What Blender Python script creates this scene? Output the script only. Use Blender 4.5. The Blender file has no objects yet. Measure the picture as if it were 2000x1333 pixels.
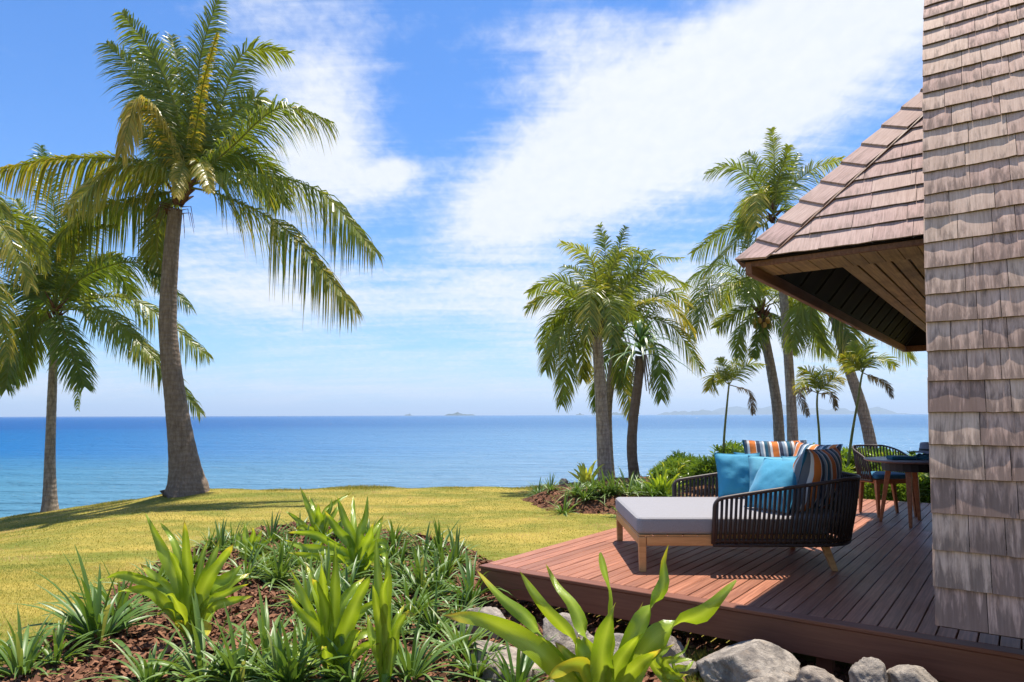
import bpy, math, random
import numpy as np
from mathutils import Vector, Matrix, noise as mnoise

SC = bpy.context.scene
COL = SC.collection
R = math.radians

# ---------------------------------------------------------------- camera
F = 1345.0                                  # focal length in pixels of the 2000 px wide photograph
PITCH = math.atan(144.5 / F)
ROLL = R(0.17)
CAM = np.array([0.0, 0.0, 1.65])
_fw = np.array([0, math.cos(PITCH), math.sin(PITCH)])
_u0 = np.array([0, -math.sin(PITCH), math.cos(PITCH)])
_r0 = np.array([1.0, 0, 0])
_rt = math.cos(ROLL) * _r0 - math.sin(ROLL) * _u0
_up = math.cos(ROLL) * _u0 + math.sin(ROLL) * _r0
cd = bpy.data.cameras.new('camera')
cam = bpy.data.objects.new('camera', cd)
COL.objects.link(cam)
cd.sensor_width = 36.0
cd.lens = 36.0 * F / 2000.0
cd.clip_start = 0.05
cd.clip_end = 60000.0
M = Matrix.Identity(4)
for i in range(3):
    M[i][0], M[i][1], M[i][2], M[i][3] = _rt[i], _up[i], -_fw[i], CAM[i]
cam.matrix_world = M
SC.camera = cam


def ray(x, y):
    return _fw + (x - 1000) / F * _rt + (666.5 - y) / F * _up


def atz(x, y, z):                           # the place on a level plane that shows at a pixel of the photograph
    d = ray(x, y)
    return CAM + d * ((z - CAM[2]) / d[2])


def atY(x, y, Y):                           # the place at a distance Y in front of the camera
    d = ray(x, y)
    return CAM + d * (Y / d[1])


# directions of the deck: DB along the boards (away from the camera), DF along the front edge (to the right)
AZ = R(36.7)
DB = np.array([math.sin(AZ), math.cos(AZ), 0.0])
DF = np.array([math.cos(AZ), -math.sin(AZ), 0.0])
UP = np.array([0, 0, 1.0])


# ---------------------------------------------------------------- node helpers
class X:
    """a float socket with arithmetic"""
    def __init__(s, nt, sock): s.nt, s.s = nt, sock
    def _m(s, op, *a, clamp=False):
        n = s.nt.nodes.new('ShaderNodeMath'); n.operation = op; n.use_clamp = clamp
        for i, v in enumerate((s,) + a):
            if isinstance(v, X): s.nt.links.new(v.s, n.inputs[i])
            else: n.inputs[i].default_value = v
        return X(s.nt, n.outputs[0])
    def __add__(s, o): return s._m('ADD', o)
    def __sub__(s, o): return s._m('SUBTRACT', o)
    def __mul__(s, o): return s._m('MULTIPLY', o)
    def __truediv__(s, o): return s._m('DIVIDE', o)
    def rsub(s, v): return (s * -1.0) + v
    def pow(s, o): return s._m('POWER', o)
    def clamp(s): return s._m('ADD', 0.0, clamp=True)
    def sstep(s, a, b):
        n = s.nt.nodes.new('ShaderNodeMapRange'); n.interpolation_type = 'SMOOTHSTEP'
        s.nt.links.new(s.s, n.inputs[0]); n.inputs[1].default_value = a; n.inputs[2].default_value = b
        return X(s.nt, n.outputs[0])


def mix(nt, f, a, b, mode='MIX'):
    n = nt.nodes.new('ShaderNodeMix'); n.data_type = 'RGBA'; n.blend_type = mode
    for sock, v in ((n.inputs[0], f), (n.inputs[6], a), (n.inputs[7], b)):
        if isinstance(v, X): nt.links.new(v.s, sock)
        elif isinstance(v, bpy.types.NodeSocket): nt.links.new(v, sock)
        elif isinstance(v, (int, float)): sock.default_value = v
        else: sock.default_value = (*v, 1) if len(v) == 3 else v
    return n.outputs[2]


def tex_noise(nt, vec, scale, detail=4, rough=0.55, dist=0.0):
    n = nt.nodes.new('ShaderNodeTexNoise'); n.inputs['Scale'].default_value = scale
    n.inputs['Detail'].default_value = detail; n.inputs['Roughness'].default_value = rough
    n.inputs['Distortion'].default_value = dist
    if vec is not None: nt.links.new(vec, n.inputs['Vector'])
    return X(nt, n.outputs[0])


def mapping(nt, vec, scale=(1, 1, 1), rot=(0, 0, 0), loc=(0, 0, 0)):
    n = nt.nodes.new('ShaderNodeMapping'); nt.links.new(vec, n.inputs[0])
    n.inputs['Scale'].default_value = scale; n.inputs['Rotation'].default_value = rot; n.inputs['Location'].default_value = loc
    return n.outputs[0]


# ---------------------------------------------------------------- sun and sky
SUN_TAN_B, SUN_TAN_F = -0.285, 0.04           # how far a shadow reaches along DB and DF per metre of height
to_sun = -(SUN_TAN_B * DB + SUN_TAN_F * DF) + UP
to_sun = to_sun / np.linalg.norm(to_sun)
SUN_EL = math.asin(to_sun[2])
SUN_AZ = math.atan2(to_sun[0], to_sun[1])    # from +Y towards +X
SKY_STRENGTH = 0.10
world = bpy.data.worlds.new('World')
SC.world = world
world.use_nodes = True
nt = world.node_tree
nt.nodes.clear()
sky = nt.nodes.new('ShaderNodeTexSky')
sky.sky_type = 'NISHITA'
sky.sun_disc = False
sky.sun_elevation = SUN_EL
sky.sun_rotation = SUN_AZ
sky.altitude = 0
sky.air_density = 1.0
sky.dust_density = 0.3
sky.ozone_density = 3.0
hs = nt.nodes.new('ShaderNodeHueSaturation')
hs.inputs['Saturation'].default_value = 1.05
nt.links.new(sky.outputs[0], hs.inputs['Color'])
tc = nt.nodes.new('ShaderNodeTexCoord')
sep = nt.nodes.new('ShaderNodeSeparateXYZ')
nt.links.new(tc.outputs['Generated'], sep.inputs[0])
dx, dy, dz = (X(nt, sep.outputs[i]) for i in range(3))
az_deg = dx._m('ARCTAN2', dy) * 57.2958
el_deg = dz._m('ARCSINE') * 57.2958
den = dz._m('MAXIMUM', 0.0) + 0.16
comb = nt.nodes.new('ShaderNodeCombineXYZ')
nt.links.new((dx / den).s, comb.inputs[0]); nt.links.new((dy / den).s, comb.inputs[1])
P = comb.outputs[0]                           # the cloud layer seen in perspective


def blob(px, py, rx, ry, rot, amp):
    d = ray(px, py); d = d / np.linalg.norm(d)
    a0, e0 = math.degrees(math.atan2(d[0], d[1])), math.degrees(math.asin(d[2]))
    c, s = math.cos(R(rot)), math.sin(R(rot))
    da, de = az_deg - a0, el_deg - e0
    u = (da * c + de * s) * (1 / rx)
    v = (de * c - da * s) * (1 / ry)
    q = (u * u + v * v) * -1.0
    return q._m('EXPONENT') * amp


cov = None
for b in [(1330, 235, 14.5, 5.0, 26, 1.0), (1640, 60, 13, 7.0, 24, 1.0), (1120, 120, 7, 6, 50, .45), (960, 420, 5, 3.0, 20, .66), (1100, 330, 8, 4.6, 30, .55),
          (610, 300, 4.2, 5.2, -30, .85), (540, 90, 5, 8, 35, .55), (690, 130, 3.5, 8, 8, .3), (740, 360, 4.5, 1.8, 12, .62), (770, 335, 1.6, 1.0, 10, .6),
          (420, 460, 6, 2.2, 0, .42), (950, 590, 26, 2.8, 0, .58), (480, 570, 8, 2.4, -3, .56), (1400, 650, 15, 6, 0, .85), (1000, 60, 9, 6, 30, .12),
          (820, 765, 60, 1.6, 0, .52), (520, 790, 4.5, .7, 0, .42), (60, 760, 4, 1.3, 0, .42), (700, 700, 30, 1.5, 0, .30)]:
    g = blob(*b)
    cov = g if cov is None else cov + g
n_big = tex_noise(nt, mapping(nt, P, (1, 1, 1), (0, 0, R(25)), (3.1, 1.7, 0)), 1.3, 7, .6, .6)
n_fib = tex_noise(nt, mapping(nt, P, (1.0, 5.5, 1), (0, 0, R(-38)), (0.3, 2.2, 0)), 1.6, 8, .62, .5)
n_rip = tex_noise(nt, mapping(nt, P, (1.5, 1, 1), (0, 0, R(40)), (7, 3, 0)), 17.0, 4, .6, .3)
outside = (az_deg._m('ABSOLUTE')).sstep(40, 60)._m('MAXIMUM', el_deg.sstep(34, 48)) * 0.3
dens = cov + outside + (n_big - .5) * .85 + (n_fib - .5) * .95 + (n_rip - .5) * .55 + .02
dens = dens.sstep(.08, 1.02)
horizon = (el_deg._m('MAXIMUM', 0.0) * (-1 / 7.5))._m('EXPONENT') * .62
blue = mix(nt, 1.0, hs.outputs[0], (.41, .72, 1.04), 'MULTIPLY')
base = mix(nt, horizon, blue, (3.5, 4.4, 5.6))
cl = mix(nt, (dens * .94), base, mix(nt, (n_rip * .6 + n_big * .5 - .05).clamp(), (4.3, 4.65, 5.25), (5.9, 5.9, 5.95)))
bg = nt.nodes.new('ShaderNodeBackground')
bg.inputs['Strength'].default_value = SKY_STRENGTH
nt.links.new(cl, bg.inputs['Color'])
wo = nt.nodes.new('ShaderNodeOutputWorld')
nt.links.new(bg.outputs[0], wo.inputs['Surface'])

sd = bpy.data.lights.new('sun', 'SUN')
sd.energy = 4.5
sd.angle = R(0.53)
sd.color = (1.0, 0.93, 0.82)
sun = bpy.data.objects.new('sun', sd)
COL.objects.link(sun)
sun.rotation_euler = Vector(to_sun).to_track_quat('Z', 'Y').to_euler()
sun.location = (0, 0, 30)

vs = SC.view_settings
vs.view_transform = 'Standard'
vs.look = 'None'
vs.gamma = 1.0
vs.use_curve_mapping = False
vs.exposure = 0.90
SC.cycles.max_bounces = 8
SC.cycles.transparent_max_bounces = 8

random.seed(7)
rng = np.random.default_rng(7)


# ---------------------------------------------------------------- object helpers
def tag(o, label=None, cat=None, group=None, kind=None):
    if label: o['label'] = label
    if cat: o['category'] = cat
    if group: o['group'] = group
    if kind: o['kind'] = kind
    return o


def thing(name, loc, label, cat, group=None, rot=0.0):
    o = bpy.data.objects.new(name, None)
    o.empty_display_size = 0.2
    COL.objects.link(o)
    o.location = [float(v) for v in loc]
    o.rotation_euler = (0, 0, rot)
    return tag(o, label, cat, group)


def mesh_of(name, V, Fc, m=None, smooth=False, attrs=None):
    me = bpy.data.meshes.new(name)
    me.from_pydata([tuple(map(float, v)) for v in V], [], [tuple(f) for f in Fc])
    if attrs:
        for k, vals in attrs.items():
            a = me.attributes.new(k, 'FLOAT', 'POINT')
            a.data.foreach_set('value', np.asarray(vals, dtype=np.float32))
    if smooth: me.polygons.foreach_set('use_smooth', [True] * len(me.polygons))
    if m is not None: me.materials.append(m)
    me.update()
    return me


def obj(name, V, Fc, m, parent=None, smooth=False, attrs=None, at=None):
    """one mesh object; V in world coordinates, made local to the parent's place (or to at)"""
    V = np.asarray(V, float)
    if parent is not None:
        o0 = parent
        off = np.zeros(3)
        while o0 is not None:
            off = off + np.array(o0.location); o0 = o0.parent
        V = V - off
    loc = None
    if at is not None:
        loc = np.asarray(at, float) - (off if parent is not None else 0)
        V = V - loc
    o = bpy.data.objects.new(name, mesh_of(name, V, Fc, m, smooth, attrs))
    COL.objects.link(o)
    if loc is not None: o.location = [float(v) for v in loc]
    if parent is not None: o.parent = parent
    return o


class MB:
    """collects shapes for one mesh"""
    def __init__(s): s.V, s.F, s.T = [], [], []
    def add(s, V, Fc, tone=0.5):
        n = len(s.V)
        s.V.extend([tuple(v) for v in V]); s.F.extend([tuple(i + n for i in f) for f in Fc])
        s.T.extend([tone] * len(V) if np.isscalar(tone) else list(tone))
    def hexa(s, c8):                       # 4 bottom corners counter-clockwise, 4 top corners
        s.add(c8, [(3, 2, 1, 0), (4, 5, 6, 7), (0, 1, 5, 4), (1, 2, 6, 5), (2, 3, 7, 6), (3, 0, 4, 7)])
    def box(s, o, ax, ay, az, bev=0.0):    # a corner and three edge vectors, edges eased by bev
        o, ax, ay, az = (np.asarray(v, float) for v in (o, ax, ay, az))
        if bev <= 0:
            s.hexa([o, o + ax, o + ax + ay, o + ay, o + az, o + ax + az, o + ax + ay + az, o + ay + az]); return
        ux, uy, uz = (v / np.linalg.norm(v) * bev for v in (ax, ay, az))
        lo = [o + ux + uy, o + ax - ux + uy, o + ax + ay - ux - uy, o + ay + ux - uy]
        mid = [o, o + ax, o + ax + ay, o + ay]
        V = lo + [v + uz for v in mid] + [v + az - uz for v in mid] + [v + az for v in lo]
        Fc = [(3, 2, 1, 0), (12, 13, 14, 15)]
        for k in range(3):
            for i in range(4):
                j = (i + 1) % 4
                Fc.append((k * 4 + i, k * 4 + j, k * 4 + 4 + j, k * 4 + 4 + i))
        s.add(V, Fc)
    def tube(s, pts, rad, n=6, tone=0.5, cap=True):
        pts = np.asarray(pts, float)
        m = len(pts)
        rad = [rad] * m if np.isscalar(rad) else rad
        prev = None
        V = []
        for i in range(m):
            t = pts[min(i + 1, m - 1)] - pts[max(i - 1, 0)]
            t = t / (np.linalg.norm(t) + 1e-12)
            if prev is None:
                a = np.array([1.0, 0, 0]) if abs(t[0]) < .8 else np.array([0, 1.0, 0])
            else: a = prev
            u = a - t * (a @ t); u /= np.linalg.norm(u); prev = u
            w = np.cross(t, u)
            for k in range(n):
                an = 2 * math.pi * k / n
                V.append(pts[i] + rad[i] * (math.cos(an) * u + math.sin(an) * w))
        Fc = [(i * n + k, i * n + (k + 1) % n, (i + 1) * n + (k + 1) % n, (i + 1) * n + k) for i in range(m - 1) for k in range(n)]
        if cap: Fc += [tuple(range(n))[::-1], tuple((m - 1) * n + k for k in range(n))]
        s.add(V, Fc, tone)
    def build(s, name, m, parent=None, smooth=False, at=None):
        return obj(name, s.V, s.F, m, parent, smooth, {'tone': s.T}, at)


def catmull(pts, n):
    """n points along a smooth curve through pts"""
    pts = np.asarray(pts, float)
    P4 = np.vstack([2 * pts[0] - pts[1], pts, 2 * pts[-1] - pts[-2]])
    d = np.r_[0, np.cumsum(np.linalg.norm(np.diff(pts, axis=0), axis=1))]
    out = []
    for q in np.linspace(0, d[-1], n):
        i = min(int(np.searchsorted(d, q, side='right')) - 1, len(pts) - 2)
        i = max(i, 0)
        t = (q - d[i]) / max(d[i + 1] - d[i], 1e-9)
        a, b, c, e = P4[i:i + 4]
        out.append(.5 * ((2 * b) + (c - a) * t + (2 * a - 5 * b + 4 * c - e) * t * t + (3 * b - a - 3 * c + e) * t ** 3))
    return np.array(out)


def nrm(v): return v / (np.linalg.norm(v) + 1e-12)


# ---------------------------------------------------------------- materials
def new_mat(name):
    m = bpy.data.materials.new(name); m.use_nodes = True
    t = m.node_tree
    return m, t, t.nodes['Principled BSDF']


def bump(t, bsdf, h, strength=.3, dist=.01):
    b = t.nodes.new('ShaderNodeBump'); b.inputs['Strength'].default_value = strength; b.inputs['Distance'].default_value = dist
    t.links.new(h.s if isinstance(h, X) else h, b.inputs['Height'])
    t.links.new(b.outputs[0], bsdf.inputs['Normal'])
    return b


def coords(t, kind='Object'):
    return t.nodes.new('ShaderNodeTexCoord').outputs[kind]


def wpos(t):
    return t.nodes.new('ShaderNodeNewGeometry').outputs['Position']


def orand(t):
    return X(t, t.nodes.new('ShaderNodeObjectInfo').outputs['Random'])


def attr(t, name):
    n = t.nodes.new('ShaderNodeAttribute'); n.attribute_name = name
    return X(t, n.outputs['Fac'])


def plain(name, c, rough=.6, spec=.4, var=.12, scale=30, bmp=.0, metal=0.0):
    m, t, b = new_mat(name)
    n = tex_noise(t, coords(t), scale, 4, .6)
    col = mix(t, n.sstep(.3, .7), [v * (1 - var) for v in c], [min(1, v * (1 + var)) for v in c])
    t.links.new(col, b.inputs['Base Color'])
    b.inputs['Roughness'].default_value = rough
    b.inputs['Specular IOR Level'].default_value = spec
    b.inputs['Metallic'].default_value = metal
    if bmp: bump(t, b, n, bmp, .004)
    return m


def wood(name, c1, c2, axis, rough=.5, spec=.4, grain=60, streak=3.0, rnd=.25, bmp=.25, dark=None):
    """boards: grain drawn out along axis (a direction in the world)"""
    m, t, b = new_mat(name)
    ang = -math.atan2(axis[1], axis[0])
    v = mapping(t, wpos(t), (1, 1, 1), (0, 0, ang))
    v2 = mapping(t, v, (streak, grain, grain * .6))
    r = orand(t)
    n = tex_noise(t, v2, 1.0, 6, .65, .4)
    big = tex_noise(t, v, 2.2, 4, .6)
    col = mix(t, n.sstep(.3, .72), c1, c2)
    col = mix(t, (r - .5) * rnd + .5, mix(t, 1.0, col, (.62, .62, .62), 'MULTIPLY'), mix(t, 1.0, col, (1.35, 1.33, 1.3), 'MULTIPLY'))
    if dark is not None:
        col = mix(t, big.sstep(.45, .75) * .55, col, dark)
    t.links.new(col, b.inputs['Base Color'])
    t.links.new((big * .25 + (rough - .12)).s, b.inputs['Roughness'])
    b.inputs['Specular IOR Level'].default_value = spec
    bump(t, b, n, bmp, .003)
    return m


def leafmat(name, dark, light, yellow, trans=.35, rough=.42, spec=.4, rnd=.5):
    """living leaf: tone 0..1 runs from fresh to yellowing; light also passes through the blade"""
    m, t, b = new_mat(name)
    tone = attr(t, 'tone'); r = orand(t)
    n = tex_noise(t, coords(t), 9, 3, .6)
    col = mix(t, (n * .6 + r * rnd - .1).clamp(), dark, light)
    col = mix(t, tone.sstep(.45, 1.0), col, yellow)
    sp_ = tex_noise(t, coords(t), 45, 4, .75).sstep(.62, .74)
    col = mix(t, sp_ * .45, col, (.24, .15, .05))
    col = mix(t, tone.sstep(1.0, 1.35), col, (.22, .12, .045))
    col = mix(t, attr(t, 'mid') * .5, col, [min(1, v * 1.5 + .08) for v in light])
    vein = (attr(t, 'across') * 95.0)._m('SINE') * .5 + .5
    col = mix(t, vein * .22, col, mix(t, 1.0, col, (.62, .68, .6), 'MULTIPLY'))
    bump(t, b, vein * .5 + n, .25, .004)
    t.links.new(col, b.inputs['Base Color'])
    b.inputs['Roughness'].default_value = rough
    b.inputs['Specular IOR Level'].default_value = spec
    tr = t.nodes.new('ShaderNodeBsdfTranslucent')
    g = mix(t, 1.0, col, (1.25, 1.15, .55), 'MULTIPLY')
    t.links.new(g, tr.inputs['Color'])
    ms = t.nodes.new('ShaderNodeMixShader'); ms.inputs[0].default_value = trans
    out = t.nodes['Material Output']
    t.links.new(b.outputs[0], ms.inputs[1]); t.links.new(tr.outputs[0], ms.inputs[2]); t.links.new(ms.outputs[0], out.inputs['Surface'])
    return m


MT = {}
# lawn: mown grass with dry straw patches
m, t, b = new_mat('lawn_grass')
wp = wpos(t)
n1 = tex_noise(t, mapping(t, wp, (.55, 1.1, 1)), .9, 5, .6, .3)
n2 = tex_noise(t, mapping(t, wp, (3, 9, 3), (0, 0, R(12))), 1.0, 5, .65)
n3 = tex_noise(t, wp, 55, 3, .7)
c = mix(t, n1.sstep(.36, .66), (.15, .165, .026), (.40, .295, .065))
c = mix(t, n2.sstep(.5, .75) * .55, c, (.48, .35, .11))
c = mix(t, n3.sstep(.3, .75) * .45, c, (.15, .15, .025))
t.links.new(c, b.inputs['Base Color']); b.inputs['Roughness'].default_value = .9; b.inputs['Specular IOR Level'].default_value = .1
bump(t, b, n3, .5, .03)
MT['lawn'] = m
m, t, b = new_mat('grass_blade')
tone = attr(t, 'tone')
c = mix(t, tone.sstep(.0, .5), (.12, .16, .018), (.34, .29, .045))
c = mix(t, tone.sstep(.5, 1.0), c, (.62, .42, .17))
t.links.new(c, b.inputs['Base Color']); b.inputs['Roughness'].default_value = .6; b.inputs['Specular IOR Level'].default_value = .25
tr = t.nodes.new('ShaderNodeBsdfTranslucent'); t.links.new(c, tr.inputs['Color'])
ms = t.nodes.new('ShaderNodeMixShader'); ms.inputs[0].default_value = .35
t.links.new(b.outputs[0], ms.inputs[1]); t.links.new(tr.outputs[0], ms.inputs[2]); t.links.new(ms.outputs[0], t.nodes['Material Output'].inputs['Surface'])
MT['blade'] = m
# mulch
m, t, b = new_mat('bark_mulch')
wp = wpos(t)
n1 = tex_noise(t, wp, 34, 5, .7, .5); n2 = tex_noise(t, wp, 3, 3, .6)
c = mix(t, n1.sstep(.3, .7), (.055, .024, .014), (.25, .115, .065))
c = mix(t, n2.sstep(.45, .75) * .4, c, (.30, .17, .10))
t.links.new(c, b.inputs['Base Color']); b.inputs['Roughness'].default_value = .95; b.inputs['Specular IOR Level'].default_value = .1
bump(t, b, n1, 1.0, .04)
MT['mulch'] = m
m, t, b = new_mat('mulch_chip')
c = mix(t, attr(t, 'tone'), (.05, .02, .012), (.33, .16, .09))
t.links.new(c, b.inputs['Base Color']); b.inputs['Roughness'].default_value = .9; b.inputs['Specular IOR Level'].default_value = .15
MT['chip'] = m
# sea: the colour of the water over sand and reef near the shore, over deep water farther out, with haze and ripple shade painted in
m, t, b = new_mat('sea_water')
wp = wpos(t)
sp = t.nodes.new('ShaderNodeSeparateXYZ'); t.links.new(wp, sp.inputs[0])
sx, sy = X(t, sp.outputs[0]), X(t, sp.outputs[1])
nb = tex_noise(t, mapping(t, wp, (.012, .04, 1)), 1.0, 4, .6)
dist = sy * ((nb - .5) * .9 + 1.0)
side_ = (sx / (sy._m('ABSOLUTE') + 12)).sstep(-.72, .22)  # paler to the right: haze and reflected cloud put into the water colour
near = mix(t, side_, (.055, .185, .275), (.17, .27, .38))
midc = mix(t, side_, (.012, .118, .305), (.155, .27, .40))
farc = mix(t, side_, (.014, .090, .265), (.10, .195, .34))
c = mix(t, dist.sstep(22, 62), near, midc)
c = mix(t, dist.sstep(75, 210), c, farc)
ripple_shade = tex_noise(t, mapping(t, wp, (.05, .35, 1), (0, 0, R(5))), 1.0, 6, .7)
c = mix(t, ripple_shade.sstep(.42, .68) * .30, c, mix(t, 1.0, c, (.55, .72, .85), 'MULTIPLY'))  # darker streaks: the shading of ripples painted into the colour
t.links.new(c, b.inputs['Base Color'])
b.inputs['Specular IOR Level'].default_value = 0.0
b.inputs['Roughness'].default_value = 1.0
w1 = tex_noise(t, mapping(t, wp, (.28, .8, 1), (0, 0, R(8))), 1.0, 5, .62, .4)
w2 = tex_noise(t, mapping(t, wp, (.05, .3, 1), (0, 0, R(-6))), 1.0, 4, .6, .3)
w3 = tex_noise(t, mapping(t, wp, (1.6, 4.2, 1)), 1.0, 3, .6)
bm_ = bump(t, b, w1 * 1.3 + w2 * 1.8 + w3 * .3, 1.0, .9)
gl = t.nodes.new('ShaderNodeBsdfGlossy'); gl.inputs['Roughness'].default_value = .12
t.links.new(bm_.outputs[0], gl.inputs['Normal'])
fre = t.nodes.new('ShaderNodeFresnel'); fre.inputs['IOR'].default_value = 1.333
t.links.new(bm_.outputs[0], fre.inputs['Normal'])
ms = t.nodes.new('ShaderNodeMixShader')
t.links.new((X(t, fre.outputs[0]) * .30).s, ms.inputs[0])
t.links.new(b.outputs[0], ms.inputs[1]); t.links.new(gl.outputs[0], ms.inputs[2])
t.links.new(ms.outputs[0], t.nodes['Material Output'].inputs['Surface'])
MT['sea'] = m
MT['island'] = plain('wooded_island', (.035, .055, .03), .9, .1, .3, .01)
# timber and shingles
MT['deck'] = wood('deck_timber', (.21, .076, .042), (.40, .168, .098), DB, .46, .35, 70, 2.2, .55, .2)
MT['fascia'] = wood('deck_fascia', (.14, .048, .026), (.19, .07, .04), DF, .5, .4, 60, 2.0, .3, .2)
MT['teak'] = wood('teak', (.46, .22, .075), (.62, .33, .13), (1, 0, 0), .5, .35, 60, 3, .2, .15)
MT['teak_dark'] = wood('oiled_teak', (.27, .105, .04), (.42, .18, .075), (0, .2, 1), .5, .35, 50, 20, .2, .15)
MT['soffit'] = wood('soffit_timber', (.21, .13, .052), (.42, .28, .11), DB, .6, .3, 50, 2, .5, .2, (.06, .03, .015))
MT['eave'] = wood('eave_timber', (.12, .052, .028), (.22, .10, .055), DB, .6, .3, 50, 2, .5, .2)
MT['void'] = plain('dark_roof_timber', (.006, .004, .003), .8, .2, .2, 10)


def shingle_mat(name, c1, c2, stain, pink):
    m, t, b = new_mat(name)
    oc = coords(t)                      # local: x along the course, y up the shingle, z out
    r = orand(t)
    off = t.nodes.new('ShaderNodeVectorMath'); off.operation = 'ADD'
    cm = t.nodes.new('ShaderNodeCombineXYZ')
    for i in range(3): t.links.new((r * (37.0 + 11 * i)).s, cm.inputs[i])
    t.links.new(oc, off.inputs[0]); t.links.new(cm.outputs[0], off.inputs[1])
    v = off.outputs[0]
    grain = tex_noise(t, mapping(t, v, (110, 5, 5)), 1.0, 5, .65, .3)
    blot = tex_noise(t, mapping(t, v, (34, 5, 5)), 1.0, 5, .66, .4)
    mott = tex_noise(t, v, 5.0, 3, .6)
    s = t.nodes.new('ShaderNodeSeparateXYZ'); t.links.new(oc, s.inputs[0])
    low = X(t, s.outputs[1]).sstep(.16, .0)
    col = mix(t, grain.sstep(.25, .75), c1, c2)
    col = mix(t, (r * .8).clamp(), col, mix(t, 1.0, col, pink, 'MULTIPLY'))
    col = mix(t, mott.sstep(.4, .7) * .35, col, mix(t, 1.0, col, (.8, .77, .74), 'MULTIPLY'))
    st = (blot + low * .16 + (r - .5) * .16 + attr(t, 'tone') * .18).sstep(.55, .84)
    col = mix(t, st * .7, col, stain)
    col = mix(t, attr(t, 'tone').sstep(1.5, 3.0) * .85, col, (.03, .02, .016))  # aged butt end, with the shadow line beneath it painted in
    t.links.new(col, b.inputs['Base Color'])
    b.inputs['Roughness'].default_value = .85; b.inputs['Specular IOR Level'].default_value = .2
    bump(t, b, grain + blot * .5, .35, .004)
    return m


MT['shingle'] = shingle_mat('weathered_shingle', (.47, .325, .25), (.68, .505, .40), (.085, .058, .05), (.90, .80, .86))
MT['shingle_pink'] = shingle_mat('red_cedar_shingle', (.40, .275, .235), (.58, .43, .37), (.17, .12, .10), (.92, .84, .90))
MT['sheath'] = plain('roof_sheathing', (.05, .035, .028), .9, .1)
MT['housewall'] = plain('house_wall', (.22, .12, .07), .6, .3)
# trunks
m, t, b = new_mat('palm_bark')
oc = coords(t); s = t.nodes.new('ShaderNodeSeparateXYZ'); t.links.new(oc, s.inputs[0])
zz = X(t, s.outputs[2])
nz = tex_noise(t, oc, 3.5, 4, .6)
ring = ((zz * 58 + nz * 14)._m('SINE')) * .5 + .5
fine = tex_noise(t, mapping(t, oc, (22, 22, 5)), 1.0, 5, .7)
c = mix(t, fine.sstep(.3, .7), (.15, .115, .087), (.35, .285, .225))
c = mix(t, ring.sstep(.6, 1.0) * .35, c, (.13, .10, .08))
c = mix(t, nz.sstep(.5, .75) * .35, c, (.27, .22, .175))
c = mix(t, attr(t, 'tone').sstep(.4, 1.0) * .7, c, (.13, .078, .045))
c = mix(t, attr(t, 'tone').sstep(.4, 0.0) * .6, c, mix(t, 1.0, c, (2.0, 1.95, 1.85), 'MULTIPLY'))
t.links.new(c, b.inputs['Base Color']); b.inputs['Roughness'].default_value = .9; b.inputs['Specular IOR Level'].default_value = .15
bump(t, b, ring * .3 + fine, .7, .025)
MT['bark'] = m
MT['greenstem'] = plain('green_palm_stem', (.16, .17, .045), .6, .3, .3, 12)
MT['fibre'] = plain('palm_fibre', (.12, .06, .03), .9, .1, .4, 20, .4)
MT['coconut'] = plain('coconut', (.45, .25, .04), .5, .4, .2, 14)
MT['frond'] = leafmat('coconut_frond', (.075, .14, .015), (.30, .33, .036), (.55, .41, .06), .46, .36, .5)
MT['frond_light'] = leafmat('sunny_coconut_frond', (.085, .15, .018), (.30, .335, .045), (.62, .48, .08), .5, .36, .5)
MT['frond_young'] = leafmat('young_palm_frond', (.10, .16, .015), (.24, .28, .03), (.50, .42, .06), .42, .45, .4)
MT['frond_dead'] = leafmat('dry_frond', (.10, .08, .06), (.20, .16, .12), (.34, .26, .16), .15, .7, .2)
MT['pandan'] = leafmat('pandanus_leaf', (.045, .12, .03), (.11, .20, .05), (.36, .33, .09), .25, .35, .5)
MT['crinum'] = leafmat('crinum_leaf', (.15, .27, .012), (.36, .46, .025), (.62, .52, .05), .42, .24, .5)
MT['lirio'] = leafmat('grassy_leaf', (.065, .15, .02), (.20, .30, .058), (.42, .42, .14), .3, .42, .55)
MT['shrub'] = leafmat('shrub_leaf', (.11, .21, .02), (.27, .38, .045), (.46, .46, .09), .35, .35, .5)
MT['varieg'] = leafmat('yellow_leaf', (.30, .38, .03), (.52, .53, .09), (.66, .56, .14), .4, .4, .4)
# rocks
m, t, b = new_mat('grey_stone')
oc = coords(t); r = orand(t)
n1 = tex_noise(t, oc, 7, 7, .68, .5); n2 = tex_noise(t, oc, 42, 5, .75); n3 = tex_noise(t, mapping(t, oc, (2, 3, 9)), 1.3, 4, .6, 1.0)
c = mix(t, n1.sstep(.32, .68), (.17, .148, .13), (.44, .385, .325))
c = mix(t, n3.sstep(.55, .72) * .6, c, (.40, .28, .18))
c = mix(t, n2.sstep(.55, .78) * .6, c, (.10, .095, .09))
c = mix(t, (r * .5).clamp(), c, mix(t, 1.0, c, (1.2, 1.1, 1.0), 'MULTIPLY'))
t.links.new(c, b.inputs['Base Color']); b.inputs['Roughness'].default_value = .9; b.inputs['Specular IOR Level'].default_value = .25
bump(t, b, n1 * .8 + n2 * .5, 1.0, .035)
MT['rock'] = m


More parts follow.
